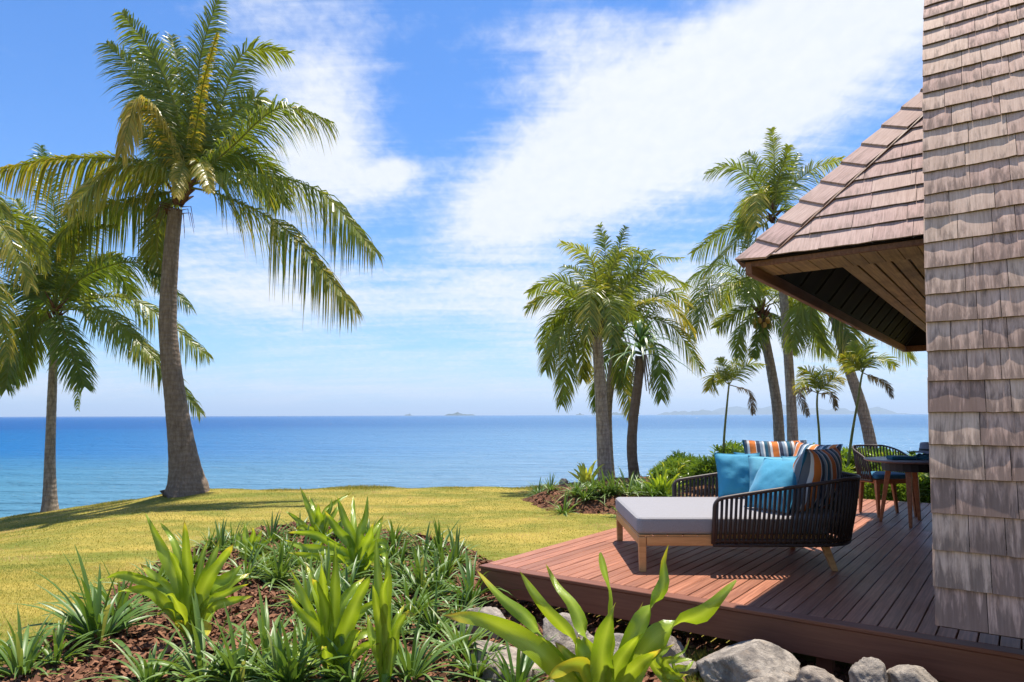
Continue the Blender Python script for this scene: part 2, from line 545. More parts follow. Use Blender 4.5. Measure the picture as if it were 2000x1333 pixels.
def fabric(name, c, rough=.85, sheen=.2):
    m, t, b = new_mat(name)
    oc = coords(t)
    wv = tex_noise(t, oc, 260, 2, .5); w2 = tex_noise(t, oc, 5, 3, .6)
    t.links.new(mix(t, wv.sstep(.3, .7), [v * .86 for v in c], [min(1, v * 1.12) for v in c]), b.inputs['Base Color'])
    b.inputs['Roughness'].default_value = rough; b.inputs['Specular IOR Level'].default_value = .25
    b.inputs['Sheen Weight'].default_value = sheen
    bump(t, b, wv * .25 + w2 * 2.0, .35, .012)
    return m


MT['cushion'] = fabric('grey_cushion_cloth', (.275, .262, .272))
MT['blue'] = fabric('blue_cloth', (.035, .26, .42), .75)
MT['paleblue'] = fabric('pale_blue_cloth', (.10, .36, .50), .75)
MT['teal'] = fabric('teal_cloth', (.006, .09, .14))
MT['seatblue'] = fabric('blue_seat_cloth', (.02, .14, .26))
MT['hat'] = fabric('grey_felt', (.22, .23, .29))
# striped cloth, bands across the cushion's width
m, t, b = new_mat('striped_cloth')
oc = coords(t); s = t.nodes.new('ShaderNodeSeparateXYZ'); t.links.new(oc, s.inputs[0])
fr = ((X(t, s.outputs[0]) + 5.0) * (1 / .215))._m('FRACT')
rp = t.nodes.new('ShaderNodeValToRGB'); rp.color_ramp.interpolation = 'CONSTANT'
stops = [(0, (.70, .68, .66)), (.10, (.70, .19, .035)), (.37, (.70, .68, .66)), (.40, (.035, .05, .09)), (.56, (.25, .33, .42)), (.68, (.68, .67, .66)), (.76, (.012, .10, .17)), (.90, (.12, .13, .15))]
el = rp.color_ramp.elements
el[0].position, el[0].color = stops[0][0], (*stops[0][1], 1)
el[1].position, el[1].color = stops[1][0], (*stops[1][1], 1)
for p_, c_ in stops[2:]:
    e_ = el.new(p_); e_.color = (*c_, 1)
t.links.new(fr.s, rp.inputs[0])
t.links.new(rp.outputs[0], b.inputs['Base Color'])
b.inputs['Roughness'].default_value = .85; b.inputs['Specular IOR Level'].default_value = .2; b.inputs['Sheen Weight'].default_value = .15
bump(t, b, tex_noise(t, oc, 5, 3, .6) * 2 + tex_noise(t, oc, 260, 2, .5) * .25, .35, .012)
MT['stripe'] = m
MT['rope'] = plain('dark_rope', (.040, .026, .022), .6, .35, .35, 220, .4)
MT['rail'] = plain('dark_rope_rail', (.055, .036, .032), .5, .4, .3, 180, .3)
MT['tabletop'] = plain('slate_table_top', (.16, .155, .18), .35, .5, .1, 40)
MT['apron'] = plain('dark_metal', (.02, .02, .024), .5, .4)

# ---------------------------------------------------------------- ground
DECK_Z = 0.40
CORNER = atz(935, 1105, DECK_Z)
YEX = np.array([-400, -60, -20, -13, -10.4, -6.8, -3, 0, 5, 12, 20, 60, 400.0])
YEY = np.array([-60, 6, 15.4, 16.2, 16.3, 15.75, 15.9, 16.3, 17.6, 20.0, 22, 40, 200.0])


def hz(x, y):
    x = np.asarray(x, float); y = np.asarray(y, float)
    s = -(x + 6.2)
    slope = -.12 * np.where(s > 12, 12 + .0 * s, np.log1p(np.exp(np.clip(s * 2.2, -40, 40))) / 2.2)
    z = slope * np.clip((y + 2) / 9, 0, 1)
    z = z + .17 * np.exp(-(((x + 7.05) / 1.3) ** 2 + ((y - 15.25) / .9) ** 2))
    z = z + .03 * np.sin(x * .9 + 1.1) * np.sin(y * .7) * np.clip((y - 7) / 4, 0, 1)
    d = y - np.interp(x, YEX, YEY) + .18 * np.sin(x * 2.1) + .1 * np.sin(x * 5.3 + 1)
    z = z - np.where(d > 0, np.minimum(d * d * 1.6 / (d + .25), 4.0), 0)
    return np.maximum(z, -4.0)


def axis_grid(a, fine0, fine1, step, b, grow=1.25):
    f = list(np.arange(fine0, fine1 + 1e-6, step))
    s, v = step, fine1
    while v < b:
        s *= grow; v = min(b, v + s); f.append(v)
    s, v = step, fine0
    while v > a:
        s *= grow; v = max(a, v - s); f.insert(0, v)
    return np.array(f)


def grid_mesh(xs, ys, zf):
    gx, gy = np.meshgrid(xs, ys)
    V = np.stack([gx, gy, zf(gx, gy)], -1).reshape(-1, 3)
    nx, ny = len(xs), len(ys)
    i = np.arange((nx - 1) * (ny - 1)); r, c = i // (nx - 1), i % (nx - 1)
    a = r * nx + c
    return V, np.stack([a, a + 1, a + nx + 1, a + nx], -1)


V, Fc = grid_mesh(axis_grid(-400, -15, 14, .2, 400), axis_grid(-300, 2, 22, .2, 260), hz)
o = obj('lawn', V, Fc.tolist(), MT['lawn'], smooth=True); tag(o, kind='structure')
SEA_Z = -1.25
V, Fc = grid_mesh(axis_grid(-30000, -100, 100, 20, 30000, 1.5), axis_grid(-400, 5, 105, 20, 30000, 1.5), lambda x, y: 0 * x + SEA_Z)
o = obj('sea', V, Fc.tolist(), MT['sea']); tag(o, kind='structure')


def island(x0, x1, ytop, D, seed, label):
    """a far island: a ridge with real depth, standing in the sea"""
    a, b_ = atY(x0, 811, D), atY(x1, 811, D)
    w = abs(b_[0] - a[0]); cx = (a[0] + b_[0]) / 2
    h = (811 - ytop) / F * D
    n, k = 60, 12
    V = []
    for j in range(k + 1):
        for i in range(n + 1):
            u, v = i / n * 2 - 1, j / k * 2 - 1
            env = max(0, 1 - abs(u) ** 3) * max(0, 1 - v * v)
            nn = .62 + .38 * (mnoise.noise(Vector((u * 2.3 + seed, v, seed))) + .55 * mnoise.noise(Vector((u * 7 + seed, v * 2, 3.0)))) * 1.5
            V.append((cx + u * w / 2, D + v * w * .28, SEA_Z - 3 + (h + 3) * env * nn))
    Fc = [(j * (n + 1) + i, j * (n + 1) + i + 1, (j + 1) * (n + 1) + i + 1, (j + 1) * (n + 1) + i) for j in range(k) for i in range(n)]
    o = obj('island', V, Fc, MT['island'], smooth=True)
    tag(o, label, None, None, 'structure')


island(866, 930, 804, 5200, 1.3, 'long low dark island on the horizon near the middle')
island(788, 808, 807, 6000, 4.1, 'tiny islet on the horizon left of the long low island')
island(1124, 1142, 807, 6000, 6.4, 'tiny islet on the horizon beside the grey palm trunk')
island(1180, 1232, 805, 6500, 2.2, 'low island on the horizon behind the palm trunks')
island(1285, 1425, 797, 9000, 3.7, 'pale hilly island on the horizon right of the palm clump')
island(1370, 1650, 788, 10500, 8.9, 'highest pale hills on the horizon behind the tall palms')
island(1590, 1765, 796, 9500, 5.5, 'pale hills on the horizon left of the shingled roof')

# ---------------------------------------------------------------- planting beds


def poly_sd(poly, x, y):
    """distance to a polygon's edge, positive inside"""
    poly = np.asarray(poly, float)
    p = np.stack([x, y], -1)
    best = np.full(x.shape, 1e9); ins = np.zeros(x.shape, bool)
    for i in range(len(poly)):
        a, b_ = poly[i], poly[(i + 1) % len(poly)]
        e = b_ - a
        tt = np.clip(((p - a) @ e) / (e @ e), 0, 1)
        best = np.minimum(best, np.linalg.norm(p - a - tt[..., None] * e, axis=-1))
        cr = (a[1] > y) != (b_[1] > y)
        xi = a[0] + (y - a[1]) / (b_[1] - a[1] + 1e-12) * e[0]
        ins ^= cr & (x < xi)
    return np.where(ins, best, -best)


def smooth_poly(pts, n=80):
    pts = np.asarray(pts + [pts[0]], float)
    return catmull(np.c_[pts, np.zeros(len(pts))], n)[:-1, :2]


g = lambda x, y, z=0.0: atz(x, y, z)[:2].tolist()
BED1 = smooth_poly([g(-260, 1420), g(-40, 1330), g(110, 1240), g(215, 1165), g(330, 1090), g(450, 1052), g(570, 1030), g(700, 1038), g(820, 1052), g(930, 1080),
                    (CORNER[:2] + DF[:2] * .35 + DB[:2] * .5).tolist(), (CORNER[:2] + DF[:2] * 3.6 + DB[:2] * .4).tolist(), (CORNER[:2] + DF[:2] * 4.4 - DB[:2] * 1.2).tolist(), [1.6, 2.4], [-1.0, 2.6], [-2.6, 3.2]], 120)
BED2 = smooth_poly([g(1036, 985), g(1070, 1001), g(1140, 1006), g(1210, 1009), [3.2, 10.6], [4.6, 11.0], [6.2, 10.6], [7.8, 10.3], [10.5, 12.0], [9.5, 17.5], [6.5, 17.2], [3.0, 16.4], [1.0, 15.4], [.25, 14.0]], 100)


def bed_h(poly, x, y, h, soft):
    d = poly_sd(poly, x, y) + .05 * np.sin(x * 9 + y * 4) + .04 * np.sin(y * 11 - x * 6)
    s = np.clip(d / soft, -.15, 1)
    return h * np.where(s > 0, s * s * (3 - 2 * s), s * .8)


def z1(x, y):
    q = np.clip((x + .7) / 1.0, 0, 1)
    return hz(x, y) + bed_h(BED1, x, y, .13, .55) * (1 - .9 * q * q * (3 - 2 * q)) + .018 * np.sin(x * 7) * np.sin(y * 6 + 1)


def z2(x, y):
    return hz(x, y) + bed_h(BED2, x, y, .24, .6) + .02 * np.sin(x * 6) * np.sin(y * 7)


for nm, poly, zf in (('mulch_bed', BED1, z1), ('mulch_bed', BED2, z2)):
    lo, hi = poly.min(0) - .2, poly.max(0) + .2
    V, Fc = grid_mesh(np.arange(lo[0], hi[0], .07), np.arange(lo[1], hi[1], .07), zf)
    keep = poly_sd(poly, V[:, 0], V[:, 1]) > -.14
    V = V + np.c_[np.zeros((len(V), 2)), rng.normal(0, .006, len(V))]
    kf = Fc[keep[Fc].all(1)]
    used, inv = np.unique(kf, return_inverse=True)
    o = obj(nm, V[used], inv.reshape(-1, 4).tolist(), MT['mulch'], smooth=True); tag(o, kind='structure')


def bed1z(x, y): return float(z1(np.array(x), np.array(y)))
def bed2z(x, y): return float(z2(np.array(x), np.array(y)))


def fast_mesh(name, V, corners, m, tone):
    """many loose triangles or quads as one mesh; V is (n, corners, 3)"""
    n = V.shape[0]
    me = bpy.data.meshes.new(name)
    me.vertices.add(n * corners); me.vertices.foreach_set('co', V.reshape(-1).astype(np.float32))
    me.loops.add(n * corners); me.loops.foreach_set('vertex_index', np.arange(n * corners, dtype=np.int32))
    me.polygons.add(n); me.polygons.foreach_set('loop_start', np.arange(0, n * corners, corners, dtype=np.int32))
    a = me.attributes.new('tone', 'FLOAT', 'POINT'); a.data.foreach_set('value', np.repeat(tone, corners).astype(np.float32))
    me.materials.append(m); me.update(calc_edges=True)
    o = bpy.data.objects.new(name, me); COL.objects.link(o)
    return tag(o, kind='stuff')


# bark chips lying on the beds
for poly, zf, n in ((BED1, z1, 42000), (BED2, z2, 16000)):
    lo, hi = poly.min(0), poly.max(0)
    p = rng.uniform(lo, hi, (n * 2, 2))
    p = p[(poly_sd(poly, p[:, 0], p[:, 1]) > .0) & (np.hypot(p[:, 0], p[:, 1]) < 13.5)][:n]
    k = len(p)
    L = rng.uniform(.012, .042, k); W = L * rng.uniform(.25, .6, k)
    an = rng.uniform(0, 6.283, k); ti = rng.normal(0, .45, (k, 2))
    ux = np.stack([np.cos(an), np.sin(an), ti[:, 0]], -1) * L[:, None]
    uy = np.stack([-np.sin(an), np.cos(an), ti[:, 1]], -1) * W[:, None]
    c = np.c_[p, zf(p[:, 0], p[:, 1]) + rng.uniform(.004, .02, k)]
    V = np.stack([c - ux - uy, c + ux - uy * .6, c + ux * .9 + uy, c - ux + uy * .7], 1)
    o = fast_mesh('bark_chips', V, 4, MT['chip'], rng.beta(1.3, 1.6, k))

# ---------------------------------------------------------------- the timber deck
DW, DL = 7.0, 6.85                           # along the front edge, along the boards
deck = thing('wooden_deck', (CORNER[0], CORNER[1], 0), 'reddish timber deck of narrow boards raised above the rocks and lawn', 'deck')
D0 = np.array([CORNER[0], CORNER[1], DECK_Z])
PB, GAP, TH = .0985, .007, .022
nb_ = int(DW / PB)
BORD = .105
for i in range(nb_):
    f0 = BORD + .007 + i * PB
    cuts = [BORD + .007, DL]
    if i % 3 != 1:
        cuts.insert(1, 1.2 + ((i * 2.39) % 4.4))
    for a_, b_ in zip(cuts[:-1], cuts[1:]):
        mb = MB()
        dz_ = random.uniform(-.0012, .0012)
        mb.box(D0 + DF * f0 + DB * a_ + UP * (dz_ - TH), DF * (PB - GAP), DB * (b_ - a_ - .004), UP * TH, .003)
        mb.build('deck_board', MT['deck'], deck)
mb = MB(); mb.box(D0 - UP * .024, DF * DW, DB * BORD, UP * .025, .004); mb.build('border_board', MT['fascia'], deck)
mb = MB(); mb.box(D0 + DB * (BORD + .007) - UP * TH, DF * .103, DB * (DL - BORD - .007), UP * (TH + .001), .004); mb.build('border_board', MT['deck'], deck)
mb = MB(); mb.box(D0 + DF * .012 + DB * .012 - UP * .215, DF * (DW - .02), DB * .03, UP * .188, .003); mb.build('fascia_board', MT['fascia'], deck)
mb = MB(); mb.box(D0 + DF * .012 + DB * .046 - UP * .215, DF * .03, DB * (DL - .06), UP * .188, .003); mb.build('fascia_board', MT['deck'], deck)
for f_ in (.12, 1.35, 2.6, 3.9, 5.2):
    for b_ in (.16, 3.4, 6.5):
        q = D0 + DF * f_ + DB * b_
        mb = MB(); mb.box([q[0], q[1], -.25], DF * .09, DB * .09, UP * (DECK_Z - .045 + .25), .004); mb.build('post', MT['fascia'], deck)
mb = MB()
for b_ in np.arange(.5, 6.6, .6):
    mb.box(D0 + DF * .06 + DB * b_ - UP * .16, DF * (DW - .1), DB * .045, UP * .135)
mb.build('joist', MT['void'], deck)

# ---------------------------------------------------------------- the shingled house
E0 = atY(1445, 511, 5.1)                     # corner of the hip roof's eave
house = thing('shingled_house', (3.2, 5.0, 0), 'house with steep weathered shingle roof reaching down to the deck', 'house')


def shingle(name, o, u, v, n, w, expo, L, th, mat, parent, wob=.004, tone=0.0, clip=None, butt=None):
    """a shingle: o its lower left corner on the roof plane, u along the course, v up the slope, n outwards"""
    k = 5
    cv = [random.gauss(0, wob) for _ in range(k)]
    wp_ = [random.gauss(0, .0016) for _ in range(k)]
    tw = random.gauss(0, .0022)
    bt = butt if butt is not None else th * 2.0
    rows = []
    for j, (y, lift) in enumerate(((0.0, bt), (L * .5, bt * .62), (L, th * .35))):
        row = []
        for i in range(k):
            s = i / (k - 1)
            x0, x1 = (0, w) if clip is None else clip(y)
            x = x0 + (x1 - x0) * s
            yy = y + (cv[i] if j == 0 else 0)
            warp = wp_[i] + tw * (s - .5) * 2
            row.append((x, yy, lift + (warp if j < 2 else 0)))
        rows.append(row)
    V = [p for r_ in rows for p in r_] + [(x, y, z - th * (1 if jj == 0 else .6)) for jj, r_ in enumerate(rows) for (x, y, z) in r_]
    Fc = []
    h = 3 * k
    for j in range(2):
        for i in range(k - 1):
            a = j * k + i
            Fc.append((a, a + 1, a + k + 1, a + k)); Fc.append((h + a, h + a + k, h + a + k + 1, h + a + 1))
    for i in range(k - 1): Fc.append((i, h + i, h + i + 1, i + 1))
    for j in range(2):
        a, b2 = j * k, j * k + k - 1
        Fc.append((a, a + k, h + a + k, h + a)); Fc.append((b2, h + b2, h + b2 + k, b2 + k))
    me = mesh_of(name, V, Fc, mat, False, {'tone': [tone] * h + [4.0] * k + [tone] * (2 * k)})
    ob = bpy.data.objects.new(name, me); COL.objects.link(ob)
    ob.parent = parent
    off = np.zeros(3); q = parent
    while q is not None: off += np.array(q.location); q = q.parent
    oo = o - off
    ob.matrix_local = Matrix([[u[r_], v[r_], n[r_], oo[r_]] for r_ in range(3)] + [[0, 0, 0, 1]])
    return ob


# the steep front roof, slightly curved: slope falls from 73 to 54 degrees going up
EXP = .1826
W0 = atY(1829, 1222, 3.55)
prof = [W0]
ang = []
NC = 28
for i in range(NC):
    th_ = R(float(np.interp(i, [0, 2.6, 3.4, 8, 16, 25, 28], [74.5, 74.5, 71, 70, 64.4, 53.8, 52])))
    ang.append(th_)
    prof.append(prof[-1] + EXP * (DB * math.cos(th_) + UP * math.sin(th_)))
mb = MB()
WR = 4.5
outer, inner = [], []
for i in range(NC + 1):
    th_ = ang[min(i, NC - 1)]
    n_ = -DB * math.sin(th_) + UP * math.cos(th_)
    outer.append(prof[i] - n_ * .004); inner.append(prof[i] - n_ * .16)
V, Fc = [], []
for i in range(NC + 1):
    V += [outer[i] + DF * .012, outer[i] + DF * WR, inner[i] + DF * WR, inner[i] + DF * .012]
for i in range(NC):
    for k in range(4):
        Fc.append((i * 4 + k, i * 4 + (k + 1) % 4, i * 4 + 4 + (k + 1) % 4, i * 4 + 4 + k))
Fc += [(3, 2, 1, 0), tuple(NC * 4 + k for k in range(4))]
roof = obj('front_roof', V, Fc, MT['sheath'], house)
for i in range(NC):
    th_ = ang[i]
    v_ = DB * math.cos(th_) + UP * math.sin(th_)
    n_ = -DB * math.sin(th_) + UP * math.cos(th_)
    x = -.004 + random.uniform(-.003, .003)
    first = True
    while x < 1.25:
        w = random.choice((.11, .13, .15, .17, .2, .23, .26))
        if first: w = (.215, .26, .17, .13, .235)[i % 5] + random.uniform(-.02, .02)
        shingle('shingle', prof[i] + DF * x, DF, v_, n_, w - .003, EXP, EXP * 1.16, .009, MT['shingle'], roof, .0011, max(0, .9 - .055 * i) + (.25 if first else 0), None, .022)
        x += w; first = False
# ridge slope behind, so the roof is closed from the back
top = prof[-1]
mb = MB()
bk = top + DB * .35
mb.hexa([inner[-1] + DF * .02, inner[-1] + DF * WR, inner[-1] + DF * WR + DB * 2.6 - UP * 1.2, inner[-1] + DF * .02 + DB * 2.6 - UP * 1.2,
         top + DF * .02, top + DF * WR, top + DF * WR + DB * 2.7 - UP * 1.2, top + DF * .02 + DB * 2.7 - UP * 1.2])
mb.build('back_roof', MT['sheath'], house)
mb = MB()
lf = (W0 - D0) @ DF
mb.box(D0 + DF * (lf + .9) + DB * 1.0 + UP * .002, DF * .1, DB * 5.6, UP * 2.36)
mb.build('wall', MT['housewall'], house)

# hip roof over the deck
EL, EW = 8.25, 6.5
SL = R(51)
cs, sn = math.cos(SL), math.sin(SL)
mid = EL / 2
rise = mid * math.tan(SL)
apex = E0 + DB * mid + DF * mid + UP * rise
FR = E0 + DF * EW; BL = E0 + DB * EL; BR = BL + DF * EW
ridge_r = E0 + DB * mid + DF * EW + UP * rise
dn = UP * .05
V = [E0, FR, BL, BR, apex, ridge_r] + [p - UP * .09 for p in (E0, FR, BL, BR, apex, ridge_r)]
V = [np.array(v) for v in V]
inset = DF * .05 + DB * .05
V[6] = E0 + inset - dn * .2; V[7] = FR + DB * .05 - dn * .2; V[8] = BL + DF * .05 - DB * .05 - dn * .2; V[9] = BR - DB * .05 - dn * .2
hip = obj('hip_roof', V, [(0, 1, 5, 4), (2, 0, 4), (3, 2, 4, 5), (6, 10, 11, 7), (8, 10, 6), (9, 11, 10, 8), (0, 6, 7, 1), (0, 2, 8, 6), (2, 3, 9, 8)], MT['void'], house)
v_ = DB * cs + UP * sn
n_ = -DB * sn + UP * cs
HE = .19
for i in range(15):
    s0 = i * HE
    left0 = s0 * cs
    x = left0 + .02
    first = True
    xmax = 1.5 + s0 * cs * .3
    while x < xmax:
        w = random.choice((.2, .24, .28, .31, .34))
        if first: w = (.2, .34, .27, .14, .3, .22)[i % 6]
        Lh = HE * 1.2
        if first:
            sl_ = cs
            clip = lambda y, w=w: (y * sl_, max(w - .003, y * sl_ + .002))
        else: clip = None
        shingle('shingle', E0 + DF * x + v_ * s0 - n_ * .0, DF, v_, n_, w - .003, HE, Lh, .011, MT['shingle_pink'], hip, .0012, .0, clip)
        x += w; first = False
# caps over the hip, each folded over the arris
hv = DF + DB + UP * math.tan(SL)
hl = np.linalg.norm(hv); hu = hv / hl
n_l = -DF * sn + UP * cs
fr_dir = nrm(np.cross(n_, hu)); fr_dir = fr_dir if fr_dir @ DF > 0 else -fr_dir        # in the front plane, away from the arris
lf_dir = nrm(np.cross(n_l, hu)); lf_dir = lf_dir if lf_dir @ DB > 0 else -lf_dir
CE = .245
ridge_n = nrm(n_ + n_l)
for i in range(22):
    a0 = E0 + hu * (i * CE - .02)
    lft = .040
    wdt = .195
    Lc = CE * 1.12
    V = []
    for (s_, lf0) in ((0, lft), (Lc, .022)):
        arr = a0 + hu * s_
        if i == 0 and s_ == 0:
            A = arr + ridge_n * lf0; Bf = arr + hu * .10 + fr_dir * wdt + n_ * lf0; Bl = arr + hu * .1 + lf_dir * wdt + n_l * lf0
        else:
            A = arr + ridge_n * (lf0 * 1.15); Bf = arr + fr_dir * wdt + n_ * lf0; Bl = arr + lf_dir * wdt + n_l * lf0
        V += [Bl, A, Bf, Bl - n_l * .016, A - ridge_n * .018, Bf - n_ * .016]
    Fc = [(0, 6, 7, 1), (1, 7, 8, 2), (3, 4, 10, 9), (4, 5, 11, 10), (0, 1, 4, 3), (1, 2, 5, 4), (6, 9, 10, 7), (7, 10, 11, 8), (0, 3, 9, 6), (2, 8, 11, 5)]
    me_u, me_v = fr_dir, hu
    cap = obj('hip_cap', V, Fc, MT['shingle_pink'], hip)
    q = np.array(V); off = np.array(house.location)
    Mx = Matrix([[me_u[r_], me_v[r_], n_[r_], a0[r_] - off[r_]] for r_ in range(3)] + [[0, 0, 0, 1]])
    cap.data.transform(Mx.inverted()); cap.matrix_local = Mx
# battens under the caps on the front side
mb = MB(); mb.tube([E0 + hu * .16 + fr_dir * .205 + n_ * .02, E0 + hu * 5.0 + fr_dir * .205 + n_ * .02], .012, 4); mb.build('hip_batten', MT['eave'], hip)
# eaves: left beam, front soffit boards, plank ceiling, dark rafters between
zE = E0[2]
mb = MB(); mb.box(E0 + DF * .03 + DB * .03 - UP * .105, DF * .045, DB * (EL - .06), UP * .10, .004); mb.build('eave_board', MT['eave'], hip)
mb = MB(); mb.box(E0 + DF * .078 + DB * .03 - UP * .045, DF * (EW - .1), DB * .03, UP * .04, .003); mb.build('eave_board', MT['eave'], hip)
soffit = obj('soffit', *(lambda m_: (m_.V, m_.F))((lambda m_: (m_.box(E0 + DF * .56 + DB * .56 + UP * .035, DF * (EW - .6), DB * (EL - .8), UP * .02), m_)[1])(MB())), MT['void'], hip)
x = .078
while x < 2.6:
    w = random.choice((.11, .125, .14, .12))
    mb = MB(); mb.box(E0 + DF * (x + .002) + DB * .062 - UP * .03, DF * (w - .004), DB * .49, UP * .018, .002); mb.build('soffit_board', MT['soffit'], hip)
    x += w
for k in range(18):
    x = .585 + k * .115
    mb = MB(); mb.box(E0 + DF * x + DB * .555 - UP * (.012), DF * .1, DB * (EL - 1.0), UP * .02, .003); mb.build('soffit_plank', MT['soffit'], hip)
lv = DF * cs + UP * sn
for k in range(14):
    b_ = .75 + k * .55
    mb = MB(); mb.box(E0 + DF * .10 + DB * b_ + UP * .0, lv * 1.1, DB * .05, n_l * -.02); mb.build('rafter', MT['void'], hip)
mb = MB(); mb.box(E0 + DF * .08 + DB * (EL - .09) - UP * .105, DF * (EW - .1), DB * .05, UP * .10, .004); mb.build('eave_board', MT['eave'], hip)

# ---------------------------------------------------------------- daybed
BX, BY = np.array([.9997, -.022, 0]), np.array([.022, .9997, 0])
B0 = np.array([1.012, 5.66, DECK_Z])


def bl(x, y, z): return B0 + BX * x + BY * y + UP * z


bed = thing('daybed', bl(.9, .7, 0), 'teak daybed with grey mattress and dark woven rope back on the deck', 'daybed')


def tapered(name, m, parent, base, top, a, b_, ux=np.array([1.0, 0, 0]), uy=np.array([0, 1.0, 0])):
    mb = MB()
    mb.hexa([base - ux * a - uy * a, base + ux * a - uy * a, base + ux * a + uy * a, base - ux * a + uy * a,
             top - ux * b_ - uy * b_, top + ux * b_ - uy * b_, top + ux * b_ + uy * b_, top - ux * b_ + uy * b_])
    o = mb.build(name, m, parent)
    bv = o.modifiers.new('bevel', 'BEVEL'); bv.width = min(a, b_) * .28; bv.segments = 2
    return o


for (x0, y0, x1, y1, zt) in ((.03, .03, .03, .03, .275), (.03, 1.40, .03, 1.40, .275), (1.57, .06, 1.50, .11, .24), (1.60, 1.02, 1.52, .98, .24)):
    tapered('leg', MT['teak'], bed, bl(x0, y0, 0), bl(x1, y1, zt), .027 if x0 < 1 else .022, .031, BX, BY)
mb = MB()
mb.box(bl(.0, .064, .205), BX * .035, BY * 1.302, UP * .072, .004)
mb.box(bl(.064, .0, .205), BX * 1.5, BY * .035, UP * .072, .004)
mb.box(bl(.064, 1.395, .205), BX * 1.5, BY * .035, UP * .072, .004)
mb.box(bl(1.53, .04, .205), BX * .035, BY * 1.352, UP * .072, .004)
mb.build('frame', MT['teak'], bed)
for k in range(13):
    mb = MB(); mb.box(bl(.004 + k * .118, .003, .2785), BX * .108, BY * 1.424, UP * .012, .002); mb.build('slat', MT['teak'], bed)


def puff(name, outline, z0, z1, r, crown, m, parent, P0, ux, uy, n=7, at=None):
    """an upholstered slab: outline (k,2) inset and rounded over its edges"""
    outline = np.asarray(outline, float); k = len(outline); c = outline.mean(0)
    t = np.roll(outline, -1, 0) - np.roll(outline, 1, 0)
    nn = np.stack([-t[:, 1], t[:, 0]], -1); nn /= np.linalg.norm(nn, axis=1)[:, None] + 1e-9
    if ((c - outline) * nn).sum() < 0: nn = -nn
    rings = []
    for j in range(n):
        a = math.pi / 2 * j / (n - 1)
        rings.append((outline + nn * r * (1 - math.sin(a)), z0 + r * (1 - math.cos(a)) if False else z0 + r - r * math.cos(a)))
    rings = rings[:]
    for j in range(n):
        a = math.pi / 2 * (1 - j / (n - 1))
        rings.append((outline + nn * r * (1 - math.sin(a)), z1 - r + r * math.cos(a)))
    for s in (.93, .82, .66, .45, .22):
        o_ = c + (rings[2 * n - 1][0] - c) * s
        rings.append((o_, z1 + crown * (1 - s ** 3)))
    V = [P0 + ux * p[0] + uy * p[1] + UP * z for (q, z) in rings for p in q]
    Fc = [(i * k + j, i * k + (j + 1) % k, (i + 1) * k + (j + 1) % k, (i + 1) * k + j) for i in range(len(rings) - 1) for j in range(k)]
    V.append(P0 + ux * c[0] + uy * c[1] + UP * (z1 + crown)); ci = len(V) - 1; last = (len(rings) - 1) * k
    Fc += [(last + j, last + (j + 1) % k, ci) for j in range(k)]
    Fc.append(tuple(range(k))[::-1])
    return obj(name, V, Fc, m, parent, True, None, at)


def round_rect(x0, y0, x1, y1, rs, seg=7, fill=9):
    """corner radii in the order (x0,y0) (x1,y0) (x1,y1) (x0,y1)"""
    P_ = []
    for (cx, cy, sx_, sy_, r, a0) in ((x0, y0, 1, 1, rs[0], 180), (x1, y0, -1, 1, rs[1], 270), (x1, y1, -1, -1, rs[2], 0), (x0, y1, 1, -1, rs[3], 90)):
        for k in range(seg + 1):
            a = R(a0 + 90 * k / seg)
            P_.append((cx + sx_ * r + r * math.cos(a), cy + sy_ * r + r * math.sin(a)))
    P_ = np.array(P_)
    out = []
    for i in range(len(P_)):
        a, b_ = P_[i], P_[(i + 1) % len(P_)]
        d = np.linalg.norm(b_ - a)
        kk = max(1, int(d / .12))
        for j in range(kk): out.append(a + (b_ - a) * j / kk)
    return np.array(out)


puff('mattress', round_rect(-.01, .0, 1.76, 1.42, (.05, .36, .36, .05)), .292, .428, .034, .014, MT['cushion'], bed, B0, BX, BY)


ol_ = round_rect(-.004, .006, 1.754, 1.414, (.05, .36, .36, .05))
mb = MB(); mb.tube([B0 + BX * p[0] + BY * p[1] + UP * .412 for p in list(ol_) + [ol_[0], ol_[1]]], .0045, 5); mb.build('piping', MT['cushion'], bed, True)


def u_path(x0, x1, y0, y1, r, n):
    """an open U seen from above: near arm, rounded back, far arm"""
    pts = [(x0, y0), (x1 - r, y0)]
    pts += [(x1 - r + r * math.sin(a), y0 + r - r * math.cos(a)) for a in np.linspace(0, math.pi / 2, 9)[1:]]
    pts += [(x1 - r + r * math.cos(a), y1 - r + r * math.sin(a)) for a in np.linspace(0, math.pi / 2, 9)]
    pts += [(x0, y1)]
    pts = np.array(pts); d = np.r_[0, np.cumsum(np.linalg.norm(np.diff(pts, axis=0), axis=1))]
    q = np.linspace(0, d[-1], n)
    return np.stack([np.interp(q, d, pts[:, 0]), np.interp(q, d, pts[:, 1])], -1), q / d[-1]


NR = 98
lo, uu = u_path(.585, 1.80, -.022, 1.45, .38, NR * 2 + 1)
hi, _ = u_path(.60, 1.90, -.062, 1.50, .42, NR * 2 + 1)


def rail_z(x): return .575 + .155 * np.clip((x - .6) / 1.05, 0, 1) ** .9


backrest = MB()
topz = rail_z(hi[:, 0])
lo3 = np.array([bl(p[0], p[1], .225) for p in lo]); hi3 = np.array([bl(p[0], p[1], z) for p, z in zip(hi, topz)])
rr = .06


def end_curve(l0, l1, h0, h1):                # front post with a rounded shoulder
    up_ = h0 - l0; ins = nrm(h1 - h0)
    pts = [l0, l0 + up_ * .5, h0 - up_ / np.linalg.norm(up_) * rr]
    for a in np.linspace(0, math.pi / 2, 6)[1:]:
        pts.append(h0 - nrm(up_) * rr * (1 - math.sin(a)) + ins * rr * (1 - math.cos(a)))
    return pts


